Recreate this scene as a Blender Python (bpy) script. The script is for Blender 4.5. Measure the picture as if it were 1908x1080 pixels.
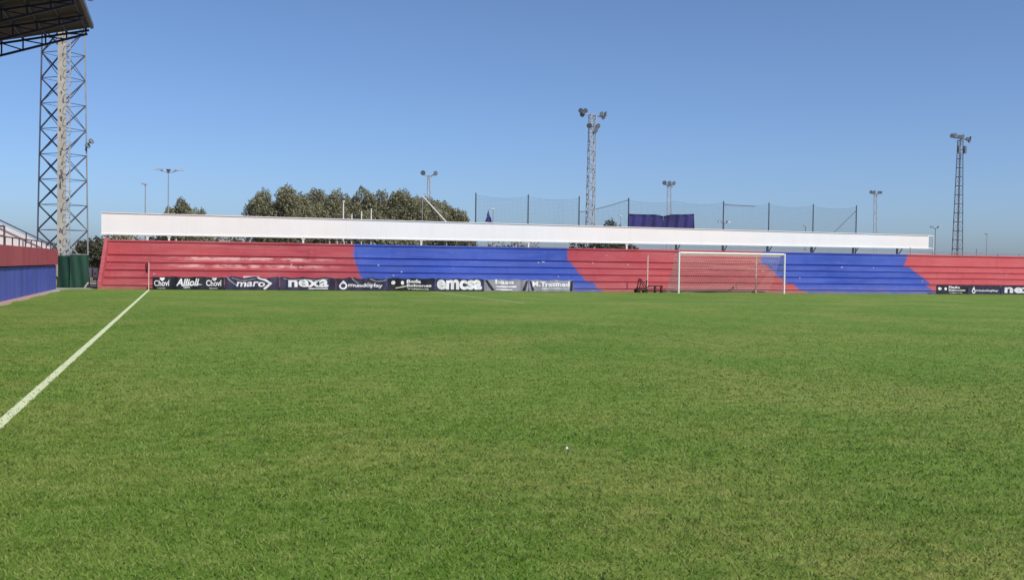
import bpy, bmesh, math, random
import numpy as np
from mathutils import Vector, Matrix
random.seed(7); rng = np.random.default_rng(7)
R = math.radians
for o in list(bpy.data.objects): bpy.data.objects.remove(o, do_unlink=True)
scene = bpy.context.scene
C = scene.collection

# ---------------------------------------------------------------- camera
FPX, YAW, PIT, ROL = 2020.15, 0.295965, -0.0231137, 0.0134207
CAM = Vector((1.7485, -63.5587, 1.6781))
fw = Vector((math.sin(YAW)*math.cos(PIT), math.cos(YAW)*math.cos(PIT), math.sin(PIT)))
r0 = Vector((math.cos(YAW), -math.sin(YAW), 0)); u0 = r0.cross(fw)
rt = r0*math.cos(ROL) + u0*math.sin(ROL); up = u0*math.cos(ROL) - r0*math.sin(ROL)
cd = bpy.data.cameras.new('camera'); cam = bpy.data.objects.new('camera', cd); C.objects.link(cam)
cam.matrix_world = Matrix(((rt.x, up.x, -fw.x, CAM.x), (rt.y, up.y, -fw.y, CAM.y), (rt.z, up.z, -fw.z, CAM.z), (0, 0, 0, 1)))
cd.sensor_fit = 'HORIZONTAL'; cd.sensor_width = 36.0; cd.lens = FPX*36.0/1908.0
cd.clip_start = 0.1; cd.clip_end = 6000
scene.camera = cam
scene.render.resolution_x = 1024; scene.render.resolution_y = 579

# ---------------------------------------------------------------- sky and sun
SUN_AZ = R(147)      # compass angle of the sun, clockwise from +Y: behind the camera, a little to the right
SUN_EL = R(46)
w = bpy.data.worlds.new('World'); scene.world = w; w.use_nodes = True
nt = w.node_tree; bgn = nt.nodes['Background']
sky = nt.nodes.new('ShaderNodeTexSky'); sky.sky_type = 'NISHITA'; sky.sun_disc = False
sky.sun_elevation = SUN_EL; sky.sun_rotation = SUN_AZ
sky.air_density = 0.63; sky.dust_density = 1.3; sky.ozone_density = 6.3; sky.altitude = 20
nt.links.new(sky.outputs[0], bgn.inputs[0]); bgn.inputs[1].default_value = 0.135
sd = bpy.data.lights.new('sun', 'SUN'); sd.energy = 3.4; sd.angle = R(0.55); sd.color = (1.0, 0.955, 0.88)
so = bpy.data.objects.new('sun', sd); C.objects.link(so)
sv = Vector((math.sin(SUN_AZ)*math.cos(SUN_EL), math.cos(SUN_AZ)*math.cos(SUN_EL), math.sin(SUN_EL)))
so.rotation_euler = sv.to_track_quat('Z', 'Y').to_euler(); so.location = (30, -60, 60)
vs = scene.view_settings; vs.view_transform = 'Standard'; vs.look = 'None'; vs.exposure = 0.12; vs.gamma = 1.0
vs.use_curve_mapping = False

# ---------------------------------------------------------------- helpers
def at(x, y, Y):
    d = fw + rt*((x-954)/FPX) - up*((y-540)/FPX)
    return CAM + d*((Y-CAM.y)/d.y)
def lin(c):
    return tuple((v/255/12.92 if v/255 <= .04045 else ((v/255+.055)/1.055)**2.4) for v in c)
class MB:
    def __init__(s): s.v = []; s.f = []
    def face(s, pts):
        n = len(s.v); s.v += [tuple(p) for p in pts]; s.f.append(tuple(range(n, n+len(pts)))); return s
    def box(s, a, b):
        x0, x1 = sorted((a[0], b[0])); y0, y1 = sorted((a[1], b[1])); z0, z1 = sorted((a[2], b[2])); n = len(s.v)
        s.v += [(x0,y0,z0),(x1,y0,z0),(x1,y1,z0),(x0,y1,z0),(x0,y0,z1),(x1,y0,z1),(x1,y1,z1),(x0,y1,z1)]
        s.f += [(n+3,n+2,n+1,n),(n+4,n+5,n+6,n+7),(n,n+1,n+5,n+4),(n+1,n+2,n+6,n+5),(n+2,n+3,n+7,n+6),(n+3,n,n+4,n+7)]
        return s
    def hexa(s, p):     # 8 points: bottom ring then top ring
        n = len(s.v); s.v += [tuple(q) for q in p]
        s.f += [(n+3,n+2,n+1,n),(n+4,n+5,n+6,n+7),(n,n+1,n+5,n+4),(n+1,n+2,n+6,n+5),(n+2,n+3,n+7,n+6),(n+3,n,n+4,n+7)]
        return s
    def bar(s, a, b, r, n=6, r2=None):
        a = Vector(a); b = Vector(b); d = (b-a); 
        if d.length < 1e-6: return s
        d.normalize(); t = Vector((0,0,1)) if abs(d.z) < .9 else Vector((1,0,0))
        u = d.cross(t).normalized(); v = d.cross(u); k = len(s.v); r2 = r if r2 is None else r2
        for q, rr in ((a, r), (b, r2)):
            for i in range(n):
                an = 2*math.pi*(i+.5)/n; s.v.append(tuple(q + u*(rr*math.cos(an)) + v*(rr*math.sin(an))))
        for i in range(n): s.f.append((k+i, k+(i+1)%n, k+n+(i+1)%n, k+n+i))
        s.f.append(tuple(k+i for i in reversed(range(n)))); s.f.append(tuple(k+n+i for i in range(n)))
        return s
    def path(s, pts, r, n=6):
        for a, b in zip(pts[:-1], pts[1:]): s.bar(a, b, r, n)
        return s
    def prism(s, prof, x0, x1):   # profile in (y,z), extruded along x
        n = len(s.v); k = len(prof)
        s.v += [(x0, y, z) for y, z in prof] + [(x1, y, z) for y, z in prof]
        for i in range(k): s.f.append((n+i, n+(i+1)%k, n+k+(i+1)%k, n+k+i))
        s.f.append(tuple(n+i for i in reversed(range(k)))); s.f.append(tuple(n+k+i for i in range(k)))
        return s
    def blob(s, c, rx, ry, rz, seg=10, rings=6):
        n = len(s.v)
        for j in range(rings+1):
            t = math.pi*j/rings
            for i in range(seg):
                a = 2*math.pi*i/seg
                s.v.append((c[0]+rx*math.sin(t)*math.cos(a), c[1]+ry*math.sin(t)*math.sin(a), c[2]+rz*math.cos(t)))
        for j in range(rings):
            for i in range(seg):
                s.f.append((n+j*seg+i, n+(j+1)*seg+i, n+(j+1)*seg+(i+1)%seg, n+j*seg+(i+1)%seg))
        return s
    def build(s, name, mat, parent=None, smooth=False, recalc=True):
        me = bpy.data.meshes.new(name); me.from_pydata(s.v, [], s.f)
        if recalc:
            bm = bmesh.new(); bm.from_mesh(me); bmesh.ops.recalc_face_normals(bm, faces=bm.faces); bm.to_mesh(me); bm.free()
        if smooth: me.polygons.foreach_set('use_smooth', [True]*len(me.polygons))
        if mat: me.materials.append(mat)
        o = bpy.data.objects.new(name, me); C.objects.link(o)
        if parent is not None:
            o.parent = parent; o.matrix_parent_inverse = Matrix.Translation(-parent.location)
        return o
def tag(o, label=None, cat=None, group=None, kind=None):
    if label: o['label'] = label
    if cat: o['category'] = cat
    if group: o['group'] = group
    if kind: o['kind'] = kind
    return o
def thing(name, label, cat, loc=(0,0,0), group=None):
    o = bpy.data.objects.new(name, None); C.objects.link(o); o.location = loc; o.empty_display_size = .3
    return tag(o, label, cat, group)

# ---------------------------------------------------------------- materials
def newmat(name):
    m = bpy.data.materials.new(name); m.use_nodes = True
    return m, m.node_tree, m.node_tree.nodes['Principled BSDF']
def N(t, kind, **kw):
    n = t.nodes.new(kind)
    for k, v in kw.items(): setattr(n, k, v)
    return n
def ramp(t, fac, stops):
    n = t.nodes.new('ShaderNodeValToRGB'); t.links.new(fac, n.inputs[0])
    e = n.color_ramp.elements
    while len(e) < len(stops): e.new(.5)
    for i, (p, c) in enumerate(stops):
        e[i].position = p; e[i].color = (c, c, c, 1) if not hasattr(c, '__len__') else (*c, 1)
    return n.outputs[0]
def mix(t, fac, a, b, blend='MIX'):
    n = t.nodes.new('ShaderNodeMix'); n.data_type = 'RGBA'; n.blend_type = blend
    for sock, v in ((n.inputs[0], fac), (n.inputs[6], a), (n.inputs[7], b)):
        if hasattr(v, 'links') or hasattr(v, 'is_linked'): t.links.new(v, sock)
        elif hasattr(v, '__len__'): sock.default_value = (*v, 1)
        else: sock.default_value = v
    return n.outputs[2]
def math_(t, op, a, b=None, c=None, clamp=False):
    n = t.nodes.new('ShaderNodeMath'); n.operation = op; n.use_clamp = clamp
    for i, v in enumerate((a, b, c)):
        if v is None: continue
        if hasattr(v, 'is_linked'): t.links.new(v, n.inputs[i])
        else: n.inputs[i].default_value = v
    return n.outputs[0]
def noise(t, vec, scale, detail=4, rough=.55, sc=(1,1,1)):
    mp = N(t, 'ShaderNodeMapping'); t.links.new(vec, mp.inputs[0]); mp.inputs[3].default_value = sc
    n = N(t, 'ShaderNodeTexNoise'); t.links.new(mp.outputs[0], n.inputs['Vector'])
    n.inputs['Scale'].default_value = scale; n.inputs['Detail'].default_value = detail; n.inputs['Roughness'].default_value = rough
    return n.outputs[0]
def pos(t): return N(t, 'ShaderNodeNewGeometry').outputs['Position']
def simple(name, col, rough=.6, var=.12, scale=3.0, metal=0.0, bump=0.0, sc=(1,1,1), lincol=False):
    m, t, b = newmat(name); c = col if lincol else lin(col)
    p = pos(t); f = noise(t, p, scale, 5, .6, sc)
    lo = tuple(v*(1-var) for v in c); hi = tuple(min(1, v*(1+var)) for v in c)
    col_ = ramp(t, f, [(.3, lo), (.7, hi)]); t.links.new(col_, b.inputs['Base Color'])
    b.inputs['Roughness'].default_value = rough; b.inputs['Metallic'].default_value = metal
    if bump:
        bn = N(t, 'ShaderNodeBump'); bn.inputs['Strength'].default_value = bump; bn.inputs['Distance'].default_value = .02
        t.links.new(noise(t, p, scale*6, 4), bn.inputs['Height']); t.links.new(bn.outputs[0], b.inputs['Normal'])
    return m
M = {}
M['white'] = simple('white_paint', (0.80,0.785,0.75), .55, .04, .8, lincol=True)
def canopy_mat():
    m, t, b = newmat('canopy_white'); p = pos(t)
    run = ramp(t, noise(t, p, 1.6, 5, .6, (1.5, 1, .10)), [(.50, 0.), (.78, 1.)]); blot = ramp(t, noise(t, p, .22, 4, .6), [(.35, 0.), (.7, 1.)])
    c = mix(t, blot, (0.83,0.805,0.765), (0.88,0.86,0.825)); c = mix(t, math_(t, 'MULTIPLY', run, .12), c, (0.58,0.54,0.48))
    t.links.new(c, b.inputs['Base Color']); b.inputs['Roughness'].default_value = .6
    return m
M['canopy'] = canopy_mat()
M['post_white'] = simple('goal_white', (0.80,0.79,0.77), .4, .04, 4, lincol=True)
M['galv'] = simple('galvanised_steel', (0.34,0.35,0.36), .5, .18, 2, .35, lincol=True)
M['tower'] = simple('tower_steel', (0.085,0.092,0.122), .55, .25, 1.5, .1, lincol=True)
M['beige'] = simple('weathered_tray', (0.40,0.37,0.32), .7, .18, 3, lincol=True)
M['dark_steel'] = simple('dark_blue_steel', (0.018,0.025,0.07), .5, .2, 2, lincol=True)
M['mast'] = simple('mast_steel', (0.36,0.375,0.39), .6, .2, 2, .0, lincol=True)
M['mast_dark'] = simple('mast_steel_dark', (0.115,0.125,0.14), .55, .2, 2, .3, lincol=True)
M['lamp'] = simple('lamp_housing', (0.16,0.17,0.18), .4, .2, 3, .2, lincol=True)
M['glass'] = simple('lamp_glass', (0.16,0.18,0.20), .2, .05, 3, lincol=True)
M['net'] = simple('net_cord', (0.66,0.54,0.50), .8, .08, 3, lincol=True)
M['stop_net'] = simple('ball_net_cord', (0.16,0.18,0.22), .8, .1, 3, lincol=True)
M['rail'] = simple('rail_paint', (0.10,0.07,0.085), .5, .2, 3, lincol=True)
M['roofsheet'] = simple('roof_sheet', (0.050,0.046,0.052), .7, .22, .7, lincol=True, sc=(1,.3,1))
M['fascia'] = simple('roof_fascia', (0.09,0.10,0.12), .5, .15, 1, lincol=True)
M['concrete'] = simple('concrete', (0.36,0.34,0.31), .9, .18, 1.2, bump=.2, lincol=True)
M['path'] = None
M['stepc'] = simple('stand_step', (0.30,0.14,0.13), .85, .2, 1, lincol=True)
M['whitewall'] = simple('white_render', (0.78,0.74,0.72), .8, .06, 1, lincol=True)
M['greenmesh'] = simple('green_windbreak', (0.012,0.058,0.036), .8, .3, 1.2, sc=(1,1,.5), lincol=True)
M['purple'] = simple('navy_cloth', (0.028,0.026,0.135), .7, .4, .6, lincol=True)
M['navy'] = simple('navy_banner', (0.030,0.024,0.062), .55, .3, 1.2, lincol=True)
M['black'] = simple('black_banner', (0.012,0.010,0.018), .5, .3, 1.2, lincol=True)
M['greyb'] = simple('grey_banner', (0.27,0.26,0.30), .55, .2, 1.2, lincol=True)
M['print'] = simple('white_print', (0.80,0.77,0.80), .6, .03, 2, lincol=True)
M['scrap'] = simple('faded_plate', (0.52,0.48,0.54), .7, .2, 4, lincol=True)
M['cream'] = simple('cream_print', (0.62,0.63,0.50), .6, .05, 2, lincol=True)
M['pinkprint'] = simple('pink_print', (0.75,0.55,0.58), .6, .05, 2, lincol=True)
M['maroon'] = simple('maroon_paint', (0.085,0.014,0.013), .5, .3, 6, lincol=True)
M['rubber'] = simple('rubber', (0.018,0.012,0.011), .8, .2, 8, lincol=True)
M['redflag'] = simple('red_cloth', (0.13,0.006,0.016), .7, .2, 8, lincol=True)
M['redpaint'] = simple('red_paint', (0.5,0.05,0.05), .6, .1, 8, lincol=True)
M['flagpole'] = simple('pale_pole', (0.80,0.58,0.50), .5, .05, 8, lincol=True)
M['bark'] = simple('bark', (0.10,0.085,0.065), .9, .3, 6, bump=.4, lincol=True)
M['farwall'] = simple('pale_wall', (0.42,0.42,0.45), .9, .08, .3, lincol=True)
M['farroof'] = simple('far_roof', (0.34,0.30,0.29), .9, .1, .3, lincol=True)
M['earth'] = simple('dry_earth', (0.27,0.21,0.14), .95, .25, .15, bump=.3, lincol=True)

def barrier_mat(name, col, fade):
    m, t, b = newmat(name); p = pos(t)
    f = noise(t, p, 1.1, 5, .6, (1, 1, .25)); g = noise(t, p, .35, 3, .5)
    c = mix(t, ramp(t, f, [(.35, 0.), (.75, 1.)]), col, fade)
    c = mix(t, math_(t, 'MULTIPLY', ramp(t, g, [(.4, 0.), (.7, 1.)]), .35), c, tuple(v*.7 for v in col))
    t.links.new(c, b.inputs['Base Color']); b.inputs['Roughness'].default_value = .75
    return m
M['wall_blue'] = barrier_mat('barrier_blue', (0.036,0.068,0.33), (0.075,0.115,0.40))
M['wall_red'] = barrier_mat('barrier_red', (0.34,0.048,0.062), (0.40,0.085,0.09))

# painted terrace: red and blue stripes 15 m wide, scuffed edges, stains
def terrace_mat():
    m, t, b = newmat('terrace_paint'); p = pos(t)
    sx = N(t, 'ShaderNodeSeparateXYZ'); t.links.new(p, sx.inputs[0]); X, Y, Z = sx.outputs
    wob = math_(t, 'MULTIPLY', math_(t, 'SUBTRACT', noise(t, p, 2.2, 5, .7), .5), .55)
    xw = math_(t, 'ADD', X, wob)
    low = math_(t, 'LESS_THAN', Z, .62)
    zf = math_(t, 'FRACT', math_(t, 'MULTIPLY', math_(t, 'SUBTRACT', Z, .15), 1/.445))
    top_ = math_(t, 'GREATER_THAN', Z, 1.94)
    slant = math_(t, 'MULTIPLY', math_(t, 'SUBTRACT', .5, zf), math_(t, 'SUBTRACT', 1.0, math_(t, 'MAXIMUM', top_, math_(t, 'LESS_THAN', Z, .16))))
    def edge(xb, dlow=0., dia=0., slope=0.):
        """paint edge that leans on every riser"""
        e = math_(t, 'SUBTRACT', xw, xb)
        e = math_(t, 'SUBTRACT', e, math_(t, 'MULTIPLY', low, dlow))
        e = math_(t, 'SUBTRACT', e, math_(t, 'MULTIPLY', slant, dia))
        if slope: e = math_(t, 'SUBTRACT', e, math_(t, 'MULTIPLY', math_(t, 'SUBTRACT', Z, 2.0), slope))
        return math_(t, 'MULTIPLY_ADD', e, 6.0, .5, True)
    e1 = edge(12.5, .1, .16); e2 = edge(27.4, .45, .39); e3 = edge(42.5, .35, .62); e4 = edge(54.9, -.5, .80, .30)
    blue = math_(t, 'ADD', math_(t, 'SUBTRACT', e1, e2), math_(t, 'SUBTRACT', e3, e4), clamp=True)
    red_a, red_b = (0.37,0.042,0.066), (0.46,0.080,0.088)
    blu_a, blu_b = (0.030,0.075,0.36), (0.060,0.120,0.47)
    big = ramp(t, noise(t, p, .16, 4, .6), [(.35, 0.), (.68, 1.)])
    red = mix(t, big, red_a, red_b); blu = mix(t, big, blu_a, blu_b)
    right = math_(t, 'MULTIPLY_ADD', X, 1/45., -.35, True)          # newer, pinker coat towards the goal
    red = mix(t, math_(t, 'MULTIPLY', right, .65), red, (0.57,0.112,0.112))
    c = mix(t, blue, red, blu)
    # long horizontal scuffs along the rows
    st = noise(t, p, 1.0, 6, .65, (.35, 1, 5.5))
    c = mix(t, math_(t, 'MULTIPLY', ramp(t, st, [(.5, 0.), (.72, 1.)]), .30), c, mix(t, blue, (0.68,0.27,0.26), (0.16,0.24,0.66)))
    # sun-bleached, dusty areas and dark water stains
    du = ramp(t, noise(t, p, .55, 6, .68, (.6, 1, 1.6)), [(.42, 0.), (.70, 1.)])
    c = mix(t, math_(t, 'MULTIPLY', du, .17), c, mix(t, blue, (0.56,0.30,0.29), (0.24,0.28,0.50)))
    wa = ramp(t, noise(t, p, 1.6, 5, .6, (1.6, 1, .22)), [(.56, 0.), (.74, 1.)])
    c = mix(t, math_(t, 'MULTIPLY', wa, .35), c, mix(t, blue, (0.22,0.045,0.05), (0.025,0.045,0.20)))
    # flaked paint, mostly on the second and third row of the first red stripe
    row = math_(t, 'MULTIPLY', math_(t, 'GREATER_THAN', Z, 1.14), math_(t, 'LESS_THAN', Z, 2.02))
    win = math_(t, 'MULTIPLY', math_(t, 'MULTIPLY_ADD', X, .6, -.4, True), math_(t, 'MULTIPLY_ADD', X, -.30, 3.6, True))
    fl = ramp(t, noise(t, p, 1.5, 6, .7, (.7, 1, 2.4)), [(.42, 0.), (.56, 1.)])
    zz = math_(t, 'FRACT', math_(t, 'MULTIPLY', math_(t, 'SUBTRACT', Z, .14), 1/.445))
    ed = math_(t, 'MULTIPLY_ADD', zz, 3.0, -1.1, True)
    flm = math_(t, 'MULTIPLY', math_(t, 'MULTIPLY', row, win), math_(t, 'MULTIPLY', fl, ed))
    c = mix(t, math_(t, 'MULTIPLY', flm, .90), c, (0.78,0.47,0.44))
    chips = ramp(t, noise(t, p, 6, 3, .6, (.6, 1, 1)), [(.68, 0.), (.74, 1.)])
    c = mix(t, math_(t, 'MULTIPLY', chips, .45), c, mix(t, blue, (0.66,0.36,0.33), (0.30,0.36,0.62)))
    # earth splashed up the front wall
    sp = math_(t, 'MULTIPLY', math_(t, 'MULTIPLY_ADD', Z, -1.9, 1.0, True), ramp(t, noise(t, p, 1.3, 4, .6), [(.3, .2), (.7, 1.)]))
    c = mix(t, math_(t, 'MULTIPLY', sp, .50), c, (0.40,0.26,0.20))
    t.links.new(c, b.inputs['Base Color']); b.inputs['Roughness'].default_value = .72
    bn = N(t, 'ShaderNodeBump'); bn.inputs['Strength'].default_value = .25; bn.inputs['Distance'].default_value = .02
    t.links.new(noise(t, p, 7, 4), bn.inputs['Height']); t.links.new(bn.outputs[0], b.inputs['Normal'])
    return m
M['terrace'] = terrace_mat()

def grass_colour(t, p):
    """lawn colour from world position: broad patches, straw-coloured wear, fine mottling"""
    a = ramp(t, noise(t, p, .075, 4, .55, (1, .6, 1)), [(.38, 0.), (.62, 1.)])
    b = ramp(t, noise(t, p, .36, 5, .6), [(.38, 0.), (.64, 1.)])
    d = ramp(t, noise(t, p, 1.7, 5, .65), [(.40, 0.), (.62, 1.)])
    s = ramp(t, noise(t, p, .26, 7, .70, (1, .8, 1)), [(.45, 0.), (.62, 1.)])
    s2 = ramp(t, noise(t, p, 4.5, 5, .7), [(.40, 0.), (.64, 1.)])
    tuft = noise(t, p, 11, 4, .68)
    g1, g2 = (0.100,0.226,0.018), (0.168,0.300,0.040)
    c = mix(t, a, g1, g2)
    c = mix(t, math_(t, 'MULTIPLY', b, .55), c, (0.222,0.306,0.056))
    c = mix(t, math_(t, 'MULTIPLY', d, .62), c, (0.094,0.205,0.014))
    dry = math_(t, 'MULTIPLY', s, math_(t, 'MULTIPLY_ADD', s2, .72, .28))
    c = mix(t, math_(t, 'MULTIPLY', dry, .80), c, (0.385,0.365,0.105))
    c = mix(t, ramp(t, tuft, [(.34, .38), (.48, 0.)]), c, (0.080,0.150,0.012))
    c = mix(t, math_(t, 'MULTIPLY', ramp(t, tuft, [(.53, 0.), (.68, 1.)]), .55), c, (0.350,0.420,0.110))
    md = noise(t, p, 4.2, 4, .6, (.8, 1, 1))
    c = mix(t, ramp(t, md, [(.36, .50), (.50, 0.)]), c, (0.070,0.150,0.012))
    c = mix(t, ramp(t, md, [(.52, 0.), (.66, .42)]), c, (0.290,0.370,0.095))
    fk = math_(t, 'MULTIPLY', ramp(t, noise(t, p, 3.1, 7, .75), [(.60, 0.), (.70, 1.)]), ramp(t, noise(t, p, .21, 3, .5), [(.42, 0.), (.60, 1.)]))
    c = mix(t, math_(t, 'MULTIPLY', fk, .55), c, (0.50,0.46,0.19))                       # bleached tufts
    br = math_(t, 'MULTIPLY', ramp(t, noise(t, p, 2.2, 6, .7, (1, 1, 1)), [(.62, 0.), (.74, 1.)]), ramp(t, noise(t, p, .33, 3, .5, (1.3, 1, 1)), [(.52, 0.), (.66, 1.)]))
    c = mix(t, math_(t, 'MULTIPLY', br, .45), c, (0.17,0.12,0.055))                      # bare soil showing through
    return c
def grass_ground_mat():
    m, t, b = newmat('lawn'); p = pos(t)
    c = mix(t, .20, grass_colour(t, p), (0.045,0.095,0.014))     # thatch between the blades
    f1 = noise(t, p, 34, 4, .75); f2 = noise(t, p, 9, 5, .7, (.7, 1, 1))
    c = mix(t, ramp(t, f1, [(.36, .35), (.5, .0)]), c, (0.070,0.130,0.012))
    c = mix(t, math_(t, 'MULTIPLY', ramp(t, f1, [(.52, 0.), (.68, 1.)]), .40), c, (0.300,0.350,0.120))
    t.links.new(c, b.inputs['Base Color']); b.inputs['Roughness'].default_value = .9
    b.inputs['Specular IOR Level'].default_value = .15
    bn = N(t, 'ShaderNodeBump'); bn.inputs['Strength'].default_value = .35; bn.inputs['Distance'].default_value = .03
    hh = math_(t, 'ADD', f1, math_(t, 'MULTIPLY', f2, 1.5))
    t.links.new(hh, bn.inputs['Height']); t.links.new(bn.outputs[0], b.inputs['Normal'])
    return m
def blade_mat():
    m, t, b = newmat('grass_blade'); p = pos(t); g = N(t, 'ShaderNodeNewGeometry')
    c = grass_colour(t, p); rnd = g.outputs['Random Per Island']
    c = mix(t, ramp(t, rnd, [(.0, .38), (.42, 0.)]), c, (0.085,0.170,0.014))
    c = mix(t, ramp(t, rnd, [(.58, 0.), (1., .76)]), c, (0.390,0.430,0.135))
    at_ = N(t, 'ShaderNodeAttribute', attribute_name='paint')
    c = mix(t, at_.outputs['Fac'], c, (0.70,0.76,0.47))
    t.links.new(c, b.inputs['Base Color']); b.inputs['Roughness'].default_value = .6
    b.inputs['Specular IOR Level'].default_value = .25
    # blades bend in every direction along their length: soften the flat facet normal towards the lawn's
    sc_ = N(t, 'ShaderNodeVectorMath', operation='SCALE'); t.links.new(g.outputs['Normal'], sc_.inputs[0]); sc_.inputs[3].default_value = .45
    ad = N(t, 'ShaderNodeVectorMath', operation='ADD'); t.links.new(sc_.outputs[0], ad.inputs[0]); ad.inputs[1].default_value = (0, 0, .75)
    nm = N(t, 'ShaderNodeVectorMath', operation='NORMALIZE'); t.links.new(ad.outputs[0], nm.inputs[0]); t.links.new(nm.outputs[0], b.inputs['Normal'])
    tr = N(t, 'ShaderNodeBsdfTranslucent'); t.links.new(c, tr.inputs[0])
    mx = N(t, 'ShaderNodeMixShader'); mx.inputs[0].default_value = .25
    t.links.new(b.outputs[0], mx.inputs[1]); t.links.new(tr.outputs[0], mx.inputs[2])
    t.links.new(mx.outputs[0], t.nodes['Material Output'].inputs[0])
    return m
M['lawn'] = grass_ground_mat(); M['blade'] = blade_mat()
def line_mat(name, strength, lo):
    m, t, b = newmat(name); p = pos(t)
    f = ramp(t, noise(t, p, 5, 5, .7), [(lo, 0.), (lo+.22, 1.)])
    c = mix(t, math_(t, 'MULTIPLY', f, strength), grass_colour(t, p), (0.70,0.76,0.47))
    t.links.new(c, b.inputs['Base Color']); b.inputs['Roughness'].default_value = .9
    return m
M['line'] = line_mat('line_paint', .97, .24); M['line_worn'] = line_mat('line_paint_worn', .55, .28); M['line_trace'] = line_mat('line_paint_trace', .24, .42); M['line_faint'] = line_mat('line_paint_faint', .27, .33)
def path_mat():
    m, t, b = newmat('path'); p = pos(t); sx = N(t, 'ShaderNodeSeparateXYZ'); t.links.new(p, sx.inputs[0])
    near = math_(t, 'MULTIPLY_ADD', sx.outputs[1], 1/9., 1.1, True)
    c = mix(t, near, (0.46,0.29,0.21), (0.40,0.37,0.30))
    c = mix(t, ramp(t, noise(t, p, 1.5, 5, .6), [(.35, 0.), (.7, .5)]), c, (0.33,0.24,0.17))
    t.links.new(c, b.inputs['Base Color']); b.inputs['Roughness'].default_value = .95
    return m
M['path'] = path_mat()
def leaf_mat(name, lo, hi):
    m, t, b = newmat(name); g = N(t, 'ShaderNodeNewGeometry')
    f = noise(t, g.outputs['Position'], .55, 4, .6)
    c = mix(t, ramp(t, f, [(.35, 0.), (.68, 1.)]), lo, hi)
    c = mix(t, math_(t, 'MULTIPLY', g.outputs['Random Per Island'], .45), c, tuple(v*1.35 for v in hi))
    t.links.new(c, b.inputs['Base Color']); b.inputs['Roughness'].default_value = .65
    tr = N(t, 'ShaderNodeBsdfTranslucent'); t.links.new(c, tr.inputs[0])
    mx = N(t, 'ShaderNodeMixShader'); mx.inputs[0].default_value = .22
    t.links.new(b.outputs[0], mx.inputs[1]); t.links.new(tr.outputs[0], mx.inputs[2])
    t.links.new(mx.outputs[0], t.nodes['Material Output'].inputs[0])
    return m
M['leaf'] = leaf_mat('olive_leaf', (0.160,0.155,0.085), (0.290,0.278,0.160))
M['leaf2'] = leaf_mat('grey_leaf', (0.175,0.172,0.110), (0.310,0.300,0.200))
M['leaf_dark'] = leaf_mat('hedge_leaf', (0.040,0.046,0.022), (0.090,0.088,0.048))
M['leaf_dry'] = leaf_mat('dry_leaf', (0.15,0.135,0.085), (0.24,0.21,0.14))

# ---------------------------------------------------------------- ground, pitch, lines
def sheet(name, x0, x1, y0, y1, z, mat, nx=1, ny=1):
    mb = MB()
    for i in range(nx):
        for j in range(ny):
            a, b_ = x0+(x1-x0)*i/nx, x0+(x1-x0)*(i+1)/nx; c, d = y0+(y1-y0)*j/ny, y0+(y1-y0)*(j+1)/ny
            mb.face([(a,c,z),(b_,c,z),(b_,d,z),(a,d,z)])
    return mb.build(name, mat)
tag(sheet('ground', -2500, 2500, -600, 4500, -.03, M['earth']), kind='structure')
GX0 = -4.35                                              # edge of the lawn along the barrier
mb = MB(); pts = []
for i in range(61):                                      # slightly ragged lawn edge
    y = -90 + 92.0*i/60; pts.append((GX0 + .10*math.sin(i*1.7) + .06*math.sin(i*4.1), y))
for (xa, ya), (xb, yb) in zip(pts[:-1], pts[1:]): mb.face([(xa,ya,0),(95,ya,0),(95,yb,0),(xb,yb,0)])
tag(mb.build('lawn', M['lawn'], recalc=False), kind='structure')
tag(sheet('side_path', -5.6, GX0+.3, -90, 4.5, -.012, M['path']), kind='structure')
tag(sheet('concrete_apron', -5.6, -2.4, .9, 4.4, -.006, M['concrete']), kind='structure')
LW = .115
tag(sheet('touch_line', -LW/2, LW/2, -80, LW/2, .005, M['line']), kind='structure')
tag(sheet('goal_line', LW/2+.003, 80, -LW/2, LW/2, .005, M['line_faint']), kind='structure')
px = 16.1; py = -18.3
tag(sheet('penalty_side_line', px-LW/2, px+LW/2, py+LW/2+.003, -LW/2-.003, .005, M['line_worn']), kind='structure')
tag(sheet('penalty_front_line', px-LW/2, 56.2, py-LW/2, py+LW/2, .005, M['line_worn']), kind='structure')
def at0(x, y):
    d = fw + rt*((x-954)/FPX) - up*((y-540)/FPX); return CAM + d*(-CAM.z/d.z)
for nm, q0, q1 in (('training_line', (1195,594), (1320,611)), ('training_line', (1160,615), (1350,647))):
    a, b_ = at0(*q0), at0(*q1); x = (a.x+b_.x)/2
    tag(sheet(nm, x-.045, x+.045, b_.y, a.y, .005, M['line_trace']), kind='structure')

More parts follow.
